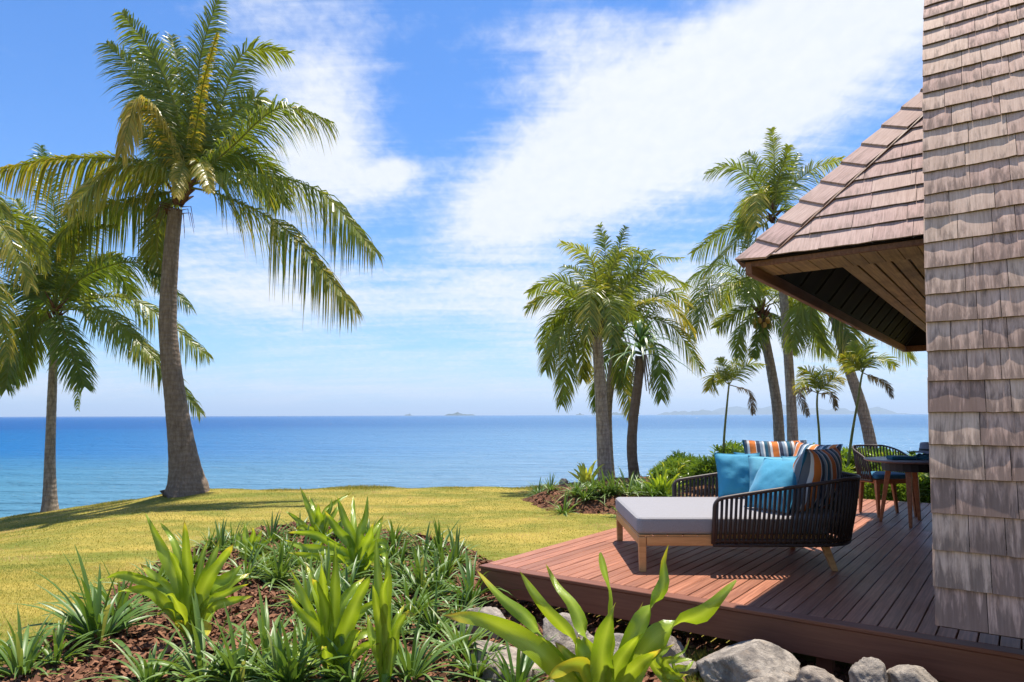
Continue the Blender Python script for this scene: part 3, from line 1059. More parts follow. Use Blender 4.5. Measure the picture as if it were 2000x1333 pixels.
kskip = 5
c0 = end_curve(lo3[0], lo3[1], hi3[0], hi3[kskip]); c1 = end_curve(lo3[-1], lo3[-2], hi3[-1], hi3[-1 - kskip])
backrest.tube(c0 + list(hi3[kskip:-kskip]) + c1[::-1], .0155, 7)
br = backrest.build('backrest', MT['rail'], bed, True)
mb = MB()
V, Fc = [], []
lo_b = [bl(p[0], p[1], .205) for p in lo]; lo_t = [bl(p[0], p[1], .262) for p in lo]
mb.tube([bl(p[0], p[1], .215) for p in lo], .016, 6)
mb.tube([bl(p[0], p[1], .25) for p in lo], .016, 6)
mb.build('base_rail', MT['rope'], br, True)
for i in range(NR):
    k = 2 * i + 1
    a, b_ = lo3[k] - UP * .012, hi3[k]
    if i < 2 or i > NR - 3: b_ = b_ - UP * (.022 if i in (0, NR - 1) else .006)
    out = nrm(np.cross(lo3[min(k + 1, 2 * NR)] - lo3[k - 1], UP))
    md = (a + b_) / 2 + out * .008
    mb = MB(); mb.tube([a, md, b_], .0122, 5)
    mb.build('rope', MT['rope'], br, True)


def pillow(name, label, c, ux, uz, w, h, th, m, seed, group=None, cat='pillow'):
    """a stuffed square cushion: ux along its width, uz up its height"""
    ux = nrm(np.asarray(ux, float)); uz = np.asarray(uz, float); uz = nrm(uz - ux * (uz @ ux)); un = np.cross(ux, uz)
    n = 22
    rs = random.Random(seed)
    V = []
    for side in (1, -1):
        for j in range(n + 1):
            for i in range(n + 1):
                u, v = i / n * 2 - 1, j / n * 2 - 1
                prof_ = max(0, (1 - abs(u) ** 2.4)) ** .55 * max(0, (1 - abs(v) ** 2.4)) ** .55
                pin = 1 - .07 * (1 - v * v) * abs(u) ** 3 if True else 1
                pin2 = 1 - .07 * (1 - u * u) * abs(v) ** 3
                sag = -.03 * (1 - v) * .5 * 0
                wr = .012 * mnoise.noise(Vector((u * 2.2 + seed, v * 2.2, side * 2.0))) + .005 * mnoise.noise(Vector((u * 6 + seed, v * 5, side)))
                z = side * th * .5 * prof_ * (1.0 + .18 * (-v)) + wr * prof_ ** .5
                V.append((u * w / 2 * pin, v * h / 2 * pin2, z))
    N = (n + 1) ** 2
    Fc = []
    for s in (0, 1):
        for j in range(n):
            for i in range(n):
                a = s * N + j * (n + 1) + i
                f = (a, a + 1, a + n + 2, a + n + 1)
                Fc.append(f if s == 0 else f[::-1])
    edge = [i for i in range(n + 1)] + [j * (n + 1) + n for j in range(1, n + 1)] + [n * (n + 1) + i for i in range(n - 1, -1, -1)] + [j * (n + 1) for j in range(n - 1, 0, -1)]
    V = np.array(V)
    for e in edge: V[N + e] = V[e]
    me = mesh_of(name, V, Fc, m, True)
    o = bpy.data.objects.new(name, me); COL.objects.link(o)
    o.matrix_world = Matrix([[ux[r_], uz[r_], un[r_], c[r_]] for r_ in range(3)] + [[0, 0, 0, 1]])
    mb = MB()
    mb.tube([Vector(V[e] ) for e in edge] + [Vector(V[edge[0]])], .004, 4)
    p = obj('piping', mb.V, mb.F, m, None, True); p.parent = o
    return tag(o, label, cat, group)


G1, G2 = 'blue scatter cushions on the daybed', 'striped back cushions on the daybed'
pillow('pillow', 'large bright blue square pillow, leftmost on the daybed, leaning on its far arm', bl(1.20, 1.27, .652), (1, -.10, 0), (0.03, .32, .95), .44, .45, .17, MT['blue'], 1, G1)
pillow('pillow', 'dark blue pillow peeking out behind the leftmost blue pillow', bl(1.42, 1.40, .66), (1, -.1, 0), (.15, .22, .95), .42, .42, .14, MT['blue'], 2, G1)
pillow('pillow', 'pale blue pillow tucked behind the front blue pillow and right of the leftmost one', bl(1.44, 1.00, .645), (.93, -.36, 0), (.18, .36, .92), .45, .45, .17, MT['paleblue'], 3, G1)
pillow('pillow', 'plump blue pillow set edge on, nearest to the camera behind the rope arm', bl(1.23, .34, .655), (.50, -.86, .0), (.52, .26, .82), .46, .50, .22, MT['blue'], 4, G1)
pillow('pillow', 'pale blue pillow half hidden before the middle striped cushion', bl(1.60, .80, .655), (.62, -.78, 0), (.40, .25, .9), .44, .44, .15, MT['paleblue'], 5, G1)
pillow('pillow', 'orange and white striped cushion standing at the far back corner of the daybed', bl(1.60, 1.36, .745), (1, -.16, .0), (.1, .20, .98), .62, .50, .16, MT['stripe'], 6, G2, 'cushion')
pillow('pillow', 'striped cushion in the middle of the curved back between two striped ones', bl(1.79, .95, .72), (.35, -.94, 0), (.30, .10, .95), .58, .54, .18, MT['stripe'], 7, G2, 'cushion')
pillow('pillow', 'big orange and navy striped cushion nearest the camera, leaning on the rope back', bl(1.56, .34, .700), (.76, .65, .0), (.22, -.22, .95), .62, .56, .34, MT['stripe'], 8, G2, 'cushion')

# ---------------------------------------------------------------- dining table and chair
TC = np.array([4.60, 8.06, DECK_Z])
table = thing('round_table', TC, 'round grey topped table with splayed wooden legs on the deck', 'table')
mb = MB()
V = []
prof_t = [(0, .70), (.44, .70), (.478, .712), (.485, .722), (.478, .730), (.46, .732), (0, .732)]
K = 48
for (r_, z) in prof_t:
    for k in range(K):
        a = 2 * math.pi * k / K
        V.append(TC + np.array([r_ * math.cos(a), r_ * math.sin(a), z]))
Fc = [(i * K + k, i * K + (k + 1) % K, (i + 1) * K + (k + 1) % K, (i + 1) * K + k) for i in range(len(prof_t) - 1) for k in range(K)]
obj('tabletop', V, Fc, MT['tabletop'], table)
mb = MB()
for k in range(24):
    a0, a1 = 2 * math.pi * k / 24, 2 * math.pi * (k + 1) / 24
    for s in (0,):
        p = [TC + np.array([.30 * math.cos(a), .30 * math.sin(a), z]) for z in (.60, .699) for a in (a0, a1)]
        mb.add(p, [(0, 1, 3, 2)])
mb.add([TC + np.array([.30 * math.cos(2 * math.pi * k / 24), .30 * math.sin(2 * math.pi * k / 24), .60]) for k in range(24)], [tuple(range(24))])
mb.build('apron', MT['apron'], table)
for (x, y) in ((4.301, 8.227), (4.399, 7.784), (4.80, 8.30), (4.90, 7.86)):
    bs = np.array([x, y, DECK_Z]); tp = TC + (bs - TC) * .62 + UP * .699
    d = nrm(bs - TC)
    tapered('leg', MT['teak_dark'], table, bs, tp, .017, .032, d, np.cross(UP, d))

CH = np.array([4.66, 8.80, DECK_Z])
fx = nrm(np.array([.12, -1.0, 0])); fy = np.cross(UP, fx)      # facing; towards the sitter's left


def cl_(x, y, z): return CH + fx * x + fy * y + UP * z


chair = thing('dining_chair', CH, 'rope backed dining chair with blue seat cushion behind the round table', 'chair')
for (x0, y0, x1, y1) in ((.235, -.245, .215, -.23), (.235, .245, .215, .23), (-.22, -.185, -.17, -.17), (-.10, .24, -.10, .20)):
    tapered('leg', MT['teak_dark'], chair, cl_(x0, y0, 0), cl_(x1, y1, .445), .014, .026, fx, fy)
mb = MB()
mb.box(cl_(.195, -.205, .40), fx * .035, fy * .41, UP * .05, .003)
mb.box(cl_(-.19, -.235, .40), fx * .385, fy * .03, UP * .05, .003)
mb.box(cl_(-.19, .205, .40), fx * .385, fy * .03, UP * .05, .003)
mb.box(cl_(-.22, -.2, .40), fx * .03, fy * .4, UP * .05, .003)
mb.build('seat_frame', MT['teak_dark'], chair)
puff('seat_cushion', round_rect(-.21, -.255, .25, .255, (.16, .05, .05, .16)), .455, .515, .024, .012, MT['seatblue'], chair, CH, fx, fy)
cn = 35
clo, _ = u_path(-.18, .26, -.27, .27, .24, cn * 2 + 1)
chi, _ = u_path(-.16, .33, -.30, .30, .29, cn * 2 + 1)
clo[:, 0] *= -1; chi[:, 0] *= -1
cz = .665 + .175 * np.clip((-chi[:, 0] + .16) / .42, 0, 1) ** .7
cl3 = np.array([cl_(p[0], p[1], .43) for p in clo]); ch3 = np.array([cl_(p[0], p[1], z) for p, z in zip(chi, cz)])
mb = MB(); mb.tube([cl3[0], (cl3[0] + ch3[0]) / 2] + list(ch3) + [(cl3[-1] + ch3[-1]) / 2, cl3[-1]], .012, 6)
cb = mb.build('backrest', MT['rail'], chair, True)
mb = MB(); mb.tube(cl3, .014, 6); mb.build('base_rail', MT['rope'], cb, True)
for i in range(cn):
    k = 2 * i + 1
    mb = MB(); mb.tube([cl3[k], (cl3[k] + ch3[k]) / 2, ch3[k]], .0088, 5); mb.build('rope', MT['rope'], cb, True)

TT = DECK_Z + .732
tw = np.array([4.42, 7.93, TT + .002])
puff('folded_towel', round_rect(-.13, -.10, .13, .10, (.02, .02, .02, .02)), 0, .040, .016, .004, MT['teal'], None, tw, nrm(np.array([1, -.15, 0])), nrm(np.array([.15, 1, 0])), at=tw)
tag(bpy.context.scene.objects['folded_towel'], 'folded teal towel lying at the left of the table top', 'towel')
# a teal scarf lying in folds
V, n = [], 40
sc_ = np.array([4.70, 7.93, TT + .004])
for j in range(n + 1):
    for i in range(n + 1):
        u, v = i / n * 2 - 1, j / n * 2 - 1
        r_ = math.sqrt(u * u + v * v)
        e = max(0, 1 - r_ ** 2.2)
        z = e * (.045 + .05 * abs(mnoise.noise(Vector((u * 2.4, v * 2.9, 4.2)))) * 1.6 + .016 * mnoise.noise(Vector((u * 8, v * 6, 1))))
        V.append(sc_ + np.array([u * .20, v * .13, max(z, .0)]))
Fc = [(j * (n + 1) + i, j * (n + 1) + i + 1, (j + 1) * (n + 1) + i + 1, (j + 1) * (n + 1) + i) for j in range(n) for i in range(n)
      if math.hypot((i + .5) / n * 2 - 1, (j + .5) / n * 2 - 1) < .98]
tag(obj('scarf', V, Fc, MT['teal'], None, True, None, sc_), 'crumpled teal scarf beside the hat on the table', 'scarf')
# hat: soft brim and dented crown
hp = np.array([4.80, 8.00, TT + .085])
prf = [(.20, -.012), (.17, .0), (.125, .006), (.108, .012), (.103, .05), (.098, .085), (.088, .105), (.06, .108), (.03, .096), (0.001, .092)]
V = []
for (r_, z) in prf:
    for k in range(40):
        a = 2 * math.pi * k / 40
        V.append(hp + np.array([r_ * math.cos(a) * 1.06, r_ * math.sin(a) * .92, z + (.012 * math.cos(2 * a) if r_ > .15 else 0)]))
Fc = [(i * 40 + k, i * 40 + (k + 1) % 40, (i + 1) * 40 + (k + 1) % 40, (i + 1) * 40 + k) for i in range(len(prf) - 1) for k in range(40)]
hat = tag(obj('sun_hat', V, Fc, MT['hat'], None, True, None, hp), 'grey felt hat with a band resting on the teal scarf', 'hat')
mb = MB()
ring = [hp + np.array([.109 * math.cos(a) * 1.06, .109 * math.sin(a) * .92, .022]) for a in np.linspace(0, 2 * math.pi, 41)]
V = [p + UP * z for z in (-.008, .014) for p in ring]
obj('hat_band', V, [(i, i + 1, 42 + i, 41 + i) for i in range(40)], MT['apron'], hat)
sp_ = atY(1781, 889, 7.86)
mb = MB()
for k in range(9):
    a = 2 * math.pi * k / 9; d = np.array([math.cos(a), math.sin(a), .75]); d = nrm(d); s_ = nrm(np.cross(d, UP))
    mb.add([sp_ - s_ * .006, sp_ + s_ * .006, sp_ + d * .045 + s_ * .013, sp_ + d * .085, sp_ + d * .045 - s_ * .013], [(0, 1, 2, 3, 4)], .2)
mb.tube([sp_ - UP * .10, sp_], .004, 5)
tag(mb.build('green_sprig', MT['crinum'], None, False, sp_), 'small fresh green sprig standing on the table by the hat', 'plant')

# ---------------------------------------------------------------- palms


def frond_into(mb, pts, ll, n, w, droop, seed, roll=0.0, yellow=.15, rad=.022, vee=.25, t0=.10, sweep=.55, ragged=.12):
    rs = random.Random(seed)
    c = catmull(pts, 26)
    d = np.r_[0, np.cumsum(np.linalg.norm(np.diff(c, axis=0), axis=1))]; Ltot = d[-1]
    mb.tube(c, list(np.linspace(rad, rad * .18, 26)), 5, .62, False)
    for k in range(n):
        t = t0 + (1 - t0) * (k + .5) / n
        q = t * Ltot
        i = min(int(np.searchsorted(d, q, side='right')) - 1, 24)
        f = (q - d[i]) / max(d[i + 1] - d[i], 1e-9)
        p = c[i] + (c[i + 1] - c[i]) * f
        T = nrm(c[min(i + 2, 25)] - c[max(i - 1, 0)])
        ref = UP if abs(T[2]) < .93 else nrm(np.array([.3, -.9, .2]))
        S = nrm(np.cross(T, ref)); N = np.cross(S, T)
        # upright fronds twist on their stalks until the blade lies across the line from the crown to the garden
        Sf = nrm(np.cross(T, p - CAM)); Sf = Sf if Sf @ S >= 0 else -Sf
        bl_ = .30 + (.60 * min(1, T[2] * 1.1) if T[2] > 0 else .18 * -T[2])
        S = nrm(S * (1 - bl_) + Sf * bl_); N = np.cross(S, T)
        cr, sr = math.cos(roll), math.sin(roll); S, N = S * cr + N * sr, N * cr - S * sr
        pl = math.sin(math.pi * min(1, (.16 + .80 * t))) ** .6
        for side in (-1, 1):
            if rs.random() < ragged * .35: continue
            L = ll * pl * rs.uniform(.84, 1.1) * (rs.uniform(.4, .9) if rs.random() < ragged else 1)
            a = sweep + .35 * t + rs.gauss(0, .07)
            D = nrm(S * side * math.cos(a) + T * math.sin(a) + N * (vee + rs.gauss(0, .10)))
            dr = droop * rs.uniform(.7, 1.35)
            W = nrm(T - D * (T @ D)); W = nrm(W + N * rs.gauss(0, .35))
            ww = w * rs.uniform(.8, 1.15)
            V = []
            for s, wf in ((0, .7), (.33, 1), (.7, .75), (1, 0)):
                # each leaflet bends down under its own weight
                g_ = dr * s * s * L
                pt = p + D * (L * s * (1 - .22 * dr * s)) - UP * g_
                if wf: V += [pt - W * ww * wf * .5, pt + W * ww * wf * .5]
                else: V.append(pt)
            tn = min(1, max(0, yellow + rs.gauss(0, .13) + .16 * t))
            tip = min(1, tn + .18 + (.3 if rs.random() < .22 else 0))
            mb.add(V, [(0, 1, 3, 2), (2, 3, 5, 4), (4, 5, 6)], [tn, tn, tn, tn, (tn + tip) / 2, (tn + tip) / 2, tip])


def trunk_mesh(path, r0, r1, flare, seed, parent, mat, nring=70, n=14, rough=.02, name='trunk', tone=0.3):
    c = catmull(path, nring)
    V, T = [], []
    for i in range(nring):
        t = i / (nring - 1)
        tg = nrm(c[min(i + 1, nring - 1)] - c[max(i - 1, 0)])
        u = nrm(np.array([1.0, 0, 0]) - tg * tg[0]); w = np.cross(tg, u)
        r = (r0 + (r1 - r0) * t) * (1 + .016 * math.sin(i * 2.1) * (t > .03)) + flare * math.exp(-t * 9)
        for k in range(n):
            a = 2 * math.pi * k / n
            nn = mnoise.noise(Vector((math.cos(a) * 1.7 + seed, math.sin(a) * 1.7, t * 9)))
            rr_ = r * (1 + rough * 2.2 * nn + (.10 * math.sin(a * 5 + seed) * math.exp(-t * 22)))
            V.append(c[i] + rr_ * (math.cos(a) * u + math.sin(a) * w))
            T.append(tone)
    Fc = [(i * n + k, i * n + (k + 1) % n, (i + 1) * n + (k + 1) % n, (i + 1) * n + k) for i in range(nring - 1) for k in range(n)]
    Fc.append(tuple((nring - 1) * n + k for k in range(n)))
    return obj(name, V, Fc, mat, parent, True, {'tone': T})


def palm(label, trunk_px, Y, zb, r0, r1, flare, crown_px, fronds, ll, w, n, seed, group, cat='palm tree', mat='frond', back=5, Ybase=None, back_len=1.9,
         trunk_mat='bark', coconuts=0, name='coconut_palm', fibre=1.0, droop=.45, rad=.022, back_up=.35, yellow=.1, tone=.3, back_px=None):
    rs = random.Random(seed)
    yb = Ybase or Y
    base = atY(trunk_px[0][0], trunk_px[0][1], yb)
    if zb is not None: base[2] = zb
    path = [base - UP * .25] + [base] + [atY(x, y, yb + (Y - yb) * (k + 1) / len(trunk_px)) for k, (x, y) in enumerate(trunk_px[1:])]
    cr = atY(crown_px[0], crown_px[1], Y)
    root = thing(name, base, label, cat, group)
    trunk_mesh(path, r0, r1, flare, seed, root, MT[trunk_mat], tone=tone)
    hd = atY(trunk_px[-1][0], trunk_px[-1][1], Y)
    sc = 1345 / Y
    # leaf bases wrapped about the head of the trunk
    if fibre:
        mb = MB()
        for k in range(int(16 * fibre)):
            a = k * 2.4; tilt = rs.uniform(.25, .9)
            d = nrm(np.array([math.cos(a) * tilt, math.sin(a) * tilt, rs.uniform(.5, 1.1)]))
            p0 = hd + (cr - hd) * rs.uniform(-.25, .9) + np.array([math.cos(a), math.sin(a), 0]) * r1 * .55
            mb.tube([p0, p0 + d * .16, p0 + d * rs.uniform(.24, .42) - UP * .03], [r1 * .42, r1 * .30, r1 * .10], 5, .5)
        for k in range(int(10 * fibre)):
            a = rs.uniform(0, 6.28); p0 = hd + np.array([math.cos(a), math.sin(a), 0]) * r1 * .8 + UP * rs.uniform(-.1, .2)
            mb.tube([p0, p0 + np.array([math.cos(a) * .2, math.sin(a) * .2, .02]), p0 + np.array([math.cos(a) * .3, math.sin(a) * .3, -.25 - rs.random() * .3])], [.014, .009, .003], 4, .5)
        mb.build('leaf_bases', MT['fibre'], root)
    for k in range(coconuts):
        a = -1.57 + (k - coconuts / 2) * .55
        p0 = hd + np.array([math.cos(a) * (r1 + .10), math.sin(a) * (r1 + .08), .02 - .13 * (k % 2)])
        V, Fc = [], []
        for i in range(7):
            for j in range(10):
                ph, th_ = math.pi * i / 6, 2 * math.pi * j / 10
                V.append(p0 + np.array([.075 * math.sin(ph) * math.cos(th_), .075 * math.sin(ph) * math.sin(th_), .095 * math.cos(ph)]))
        Fc = [(i * 10 + j, i * 10 + (j + 1) % 10, (i + 1) * 10 + (j + 1) % 10, (i + 1) * 10 + j) for i in range(6) for j in range(10)]
        obj('coconut', V, Fc, MT['coconut'], root, True)
    for k, fr in enumerate(fronds):
        px, dY = fr[0], fr[1]
        opt = fr[2] if len(fr) > 2 else {}
        pts = [cr + (hd - cr) * opt.get('low', .3)]
        m_ = len(px)
        for i, (x, y) in enumerate(px):
            pts.append(atY(x, y, Y + dY * ((i + 1) / m_)))
        mb = MB()
        frond_into(mb, pts, opt.get('ll', ll), opt.get('n', n), opt.get('w', w), opt.get('droop', droop), seed * 100 + k, rs.uniform(-.35, .35),
                   opt.get('y', yellow + rs.uniform(-.05, .2)), rad, opt.get('vee', .2), opt.get('t0', .12))
        mb.build('frond', MT[opt.get('mat', mat)], root)
    for k in range(back):                     # fronds on the far side of the crown
        a = R(20 + 140 * (k + .5) / back + rs.uniform(-12, 12))
        L = back_len * rs.uniform(.85, 1.1)
        e = back_up + rs.uniform(-.3, .5)
        d = np.array([math.cos(a), math.sin(a), 0])
        pts = [cr, cr + d * L * .45 + UP * L * (.25 + .4 * e), cr + d * L * .8 + UP * L * (.1 + .45 * e), cr + d * L * .98 + UP * L * (-.2 + .5 * e)]
        mb = MB(); frond_into(mb, pts, ll, n, w, droop, seed * 100 + 60 + k, rs.uniform(-.4, .4), yellow + rs.uniform(0, .2), rad, .2, .12)
        mb.build('frond', MT[mat], root)
    return root


GP = 'coconut palms along the shore'
palm('tallest coconut palm with thick flared grey trunk at the lawn edge, left of the picture', [(366, 952), (345, 800), (328, 640), (334, 500), (343, 410)], 15.0, None, .235, .145, .30, (372, 345), [
    ([(330, 235), (262, 140), (208, 85)], .5, dict(roll=.9)),
    ([(345, 220), (300, 110), (238, 25)], -.4, dict(roll=-.7)),
    ([(385, 220), (392, 110), (425, -2)], .3, dict(roll=.6, vee=.3)),
    ([(370, 230), (350, 140), (335, 70)], .8, dict(roll=1.2)),
    ([(420, 240), (475, 105), (562, 106)], .9, dict(roll=-.8)),
    ([(385, 235), (400, 150), (425, 65)], -1.0, dict(roll=1.3, ll=.30, y=.55, droop=.8)),
    ([(430, 255), (500, 190), (512, 215)], 1.4, dict(roll=-.4)),
    ([(450, 290), (545, 212), (648, 240)], -.5, dict(y=.3, roll=.1, droop=.8)),
    ([(470, 340), (620, 372), (732, 490)], -.8, dict(y=.25, ll=1.0, droop=1.15, roll=0)),
    ([(440, 385), (560, 450), (695, 605)], -.4, dict(y=.45, ll=.95, droop=1.1, roll=.1)),
    ([(260, 315), (130, 310), (2, 330)], -.7, dict(y=.45, ll=.95, droop=1.2, roll=-.1)),
    ([(300, 330), (215, 335), (135, 405)], -1.6, dict(y=.45, ll=.7, droop=1.0)),
    ([(285, 390), (190, 410), (110, 470)], .7, dict(ll=.9, droop=1.1, y=.3)),
    ([(320, 420), (305, 480), (318, 560)], 1.0, dict(ll=.6, roll=.3)),
    ([(315, 240), (270, 195), (236, 300)], -1.2, dict(y=.7, ll=.55, droop=1.1)),
    ([(310, 290), (270, 250), (236, 228)], .9, dict(y=.4, ll=.4)),
    ([(385, 318), (400, 335), (412, 375)], -1.2, dict(y=.55, ll=.34)),
    ([(362, 322), (352, 340), (345, 385)], -1.1, dict(y=.6, ll=.32)),
    ([(330, 280), (300, 215), (262, 190)], 1.6, dict(roll=.5)),
    ([(355, 250), (300, 180), (285, 95)], 1.1, dict(roll=.8)),
], 1.02, .036, 140, 3, GP, back=2, back_len=2.2, fibre=1.7, rad=.028, tone=.75)

palm('smaller coconut palm at the far left standing lower on the shore', [(97, 1000), (98, 880), (103, 740), (108, 640)], 16.0, None, .115, .085, .14, (108, 592), [
    ([(110, 480), (102, 380), (78, 285)], .4, dict(roll=.8)),
    ([(120, 500), (150, 420), (200, 350)], .5, dict(roll=-.4)),
    ([(90, 500), (50, 430), (30, 390)], .3, dict(roll=.5)),
    ([(165, 540), (275, 515), (372, 600)], -.2, dict(ll=.75, droop=.7, y=.15)),
    ([(170, 585), (270, 590), (408, 696)], .4, dict(ll=.75, droop=.7, y=.2)),
    ([(170, 610), (270, 670), (392, 806)], .2, dict(ll=.7, droop=.6, y=.3)),
    ([(118, 630), (140, 690), (165, 755)], -1.0, dict(ll=.7, y=.1)),
    ([(70, 605), (25, 670), (12, 760)], -.3, dict(ll=.65, y=.1)),
    ([(85, 620), (50, 690), (28, 745)], .5, dict(ll=.6)),
    ([(60, 570), (5, 560), (-60, 620)], -.3, dict(ll=.7, y=.25)),
    ([(70, 540), (20, 490), (-40, 500)], .2, dict(ll=.7)),
    ([(160, 560), (200, 510), (235, 500)], .8, dict(ll=.6)),
    ([(135, 530), (170, 460), (225, 440)], -.3, dict(ll=.6, y=.2)),
    ([(130, 640), (150, 720), (152, 800)], .4, dict(ll=.25, n=30)),
    ([(165, 600), (220, 620), (300, 700)], -.9, dict(ll=.7, droop=.7, y=.2)),
], .90, .032, 120, 5, GP, back=2, back_len=1.9)

palm('palm cut off by the left picture edge with yellowing fronds', [(-150, 1040), (-130, 800), (-110, 560)], 13.5, None, .13, .10, .14, (-105, 500), [
    ([(-40, 430), (10, 450), (60, 560)], -.2, dict(y=.5, droop=.8)),
    ([(-50, 520), (-5, 590), (15, 700)], -.3, dict(y=.5, droop=.6)),
    ([(-60, 400), (-20, 370), (8, 420)], .3, dict(y=.3)),
    ([(-130, 400), (-160, 320), (-220, 300)], .2, dict()),
    ([(-170, 480), (-240, 480), (-300, 600)], .2, dict()),
    ([(-120, 420), (-110, 330), (-90, 250)], .2, dict()),
    ([(-80, 560), (-60, 640), (-55, 720)], -.8, dict(y=.4)),
], .60, .030, 90, 6, GP, back=4)

palm('coconut palm with smooth pale grey trunk, left one of the clump in the planting bed', [(1183, 950), (1176, 820), (1170, 720), (1166, 655)], 15.8, .0, .165, .12, .07, (1168, 628), [
    ([(1166, 560), (1150, 500), (1096, 474)], -.3, dict(roll=.5)),
    ([(1172, 550), (1182, 490), (1172, 440)], .3, dict(roll=.9)),
    ([(1185, 550), (1207, 490), (1222, 442)], .5, dict(roll=1.2, ll=.5)),
    ([(1185, 560), (1215, 490), (1262, 500)], -.2, dict(roll=-.7)),
    ([(1205, 580), (1262, 530), (1345, 560)], -.4, dict(roll=-.2)),
    ([(1205, 570), (1265, 510), (1330, 505)], .9, dict()),
    ([(1140, 580), (1085, 548), (1033, 572)], .4, dict(roll=.2)),
    ([(1135, 590), (1080, 575), (1030, 602)], -.3, dict(y=.35, roll=.2)),
    ([(1130, 610), (1085, 620), (1062, 680)], .5, dict(droop=.6)),
    ([(1125, 630), (1088, 665), (1066, 722)], -.3, dict(droop=.6)),
    ([(1140, 640), (1110, 690), (1097, 790)], -.2, dict(droop=.5, ll=.55)),
    ([(1162, 575), (1155, 570), (1148, 660)], -1.2, dict(y=.4)),
    ([(1175, 590), (1190, 590), (1195, 670)], -1.2, dict(y=.3)),
    ([(1150, 650), (1140, 690), (1138, 740)], .6, dict(y=.4, ll=.5)),
    ([(1190, 640), (1210, 690), (1216, 760)], .5, dict(y=.3, ll=.5)),
    ([(1150, 560), (1125, 530), (1100, 520)], 1.0, dict()),
    ([(1180, 540), (1195, 520), (1200, 480)], 1.0, dict(roll=.4)),
    ([(1200, 610), (1240, 620), (1262, 680)], .6, dict()),
], .58, .028, 78, 7, GP, mat='frond_light', back=2, back_len=1.5, yellow=.12, fibre=.8, tone=.12)

palm('coconut palm with dark leaning trunk half hidden behind the pale trunk', [(1190, 960), (1186, 810), (1194, 740), (1203, 660)], 17.2, .0, .13, .10, .1, (1212, 640), [
    ([(1240, 600), (1300, 590), (1356, 650)], -.3, dict(y=.5, droop=.7)),
    ([(1250, 620), (1315, 640), (1370, 722)], -.2, dict(y=.4, droop=.6)),
    ([(1245, 640), (1285, 690), (1292, 780)], -.4, dict(y=.2, droop=.5)),
    ([(1215, 690), (1222, 740), (1232, 815)], -.3, dict(y=.5, droop=.4, ll=.5)),
    ([(1235, 570), (1270, 540), (1310, 545)], .4, dict()),
    ([(1225, 560), (1240, 500), (1275, 490)], .4, dict()),
    ([(1190, 690), (1170, 740), (1165, 800)], .4, dict(ll=.5)),
    ([(1255, 600), (1310, 570), (1345, 600)], .6, dict(y=.4)),
], .60, .028, 78, 8, GP, mat='frond_light', back=1, fibre=.6)

palm('coconut palm bearing yellow coconuts, its trunk curving right of the young palms', [(1524, 900), (1518, 800), (1500, 690), (1487, 630)], 19.0, .0, .155, .115, .06, (1488, 590), [
    ([(1440, 545), (1385, 545), (1340, 640)], -.3, dict(droop=.7, y=.2)),
    ([(1445, 560), (1390, 570), (1352, 660)], -.8, dict(droop=.6, y=.4)),
    ([(1440, 530), (1390, 520), (1335, 560)], .4, dict(droop=.6)),
    ([(1465, 620), (1445, 650), (1443, 700)], -.3, dict(droop=.5, ll=.5, y=.2)),
    ([(1530, 590), (1580, 620), (1625, 695)], -.3, dict(droop=.6)),
    ([(1530, 570), (1570, 580), (1600, 650)], .5, dict()),
    ([(1475, 520), (1460, 470), (1440, 430)], .3, dict()),
    ([(1500, 520), (1510, 470), (1535, 440)], .3, dict()),
    ([(1490, 640), (1475, 680), (1472, 700)], -.6, dict(ll=.4, y=.3)),
    ([(1520, 630), (1540, 670), (1545, 690)], .5, dict(ll=.5)),
    ([(1480, 550), (1475, 540), (1465, 590)], -1.2, dict(y=.2)),
    ([(1460, 600), (1425, 620), (1400, 640)], .9, dict()),
], .68, .028, 78, 9, GP, mat='frond_light', back=2, coconuts=6, fibre=1.3, tone=.5)

palm('tallest of the right hand palms, its straight grey trunk rising past the roof corner', [(1549, 900), (1545, 780), (1532, 600), (1518, 460)], 18.0, .0, .135, .10, .06, (1508, 400), [
    ([(1512, 350), (1512, 300), (1506, 252)], -.2, dict(roll=1.2)),
    ([(1470, 350), (1425, 325), (1380, 340)], -.2, dict(roll=.2)),
    ([(1540, 370), (1590, 330), (1645, 310)], .2, dict(roll=-.2)),
    ([(1530, 360), (1552, 320), (1560, 300)], .6, dict(ll=.5)),
    ([(1480, 430), (1435, 440), (1352, 495)], .2, dict(droop=.6)),
    ([(1490, 440), (1450, 460), (1376, 540)], -.3, dict(droop=.5, y=.3)),
    ([(1495, 390), (1480, 380), (1478, 440)], -1.2, dict(y=.5)),
    ([(1480, 390), (1455, 400), (1445, 450)], .6, dict()),
    ([(1530, 410), (1560, 420), (1585, 460)], -.4, dict()),
    ([(1490, 350), (1470, 310), (1455, 300)], .6, dict()),
    ([(1525, 440), (1545, 480), (1550, 520)], -.5, dict(y=.3)),
    ([(1520, 350), (1535, 310), (1540, 285)], -.5, dict()),
], .64, .028, 78, 10, GP, mat='frond_light', back=1, fibre=1.0, tone=.2)

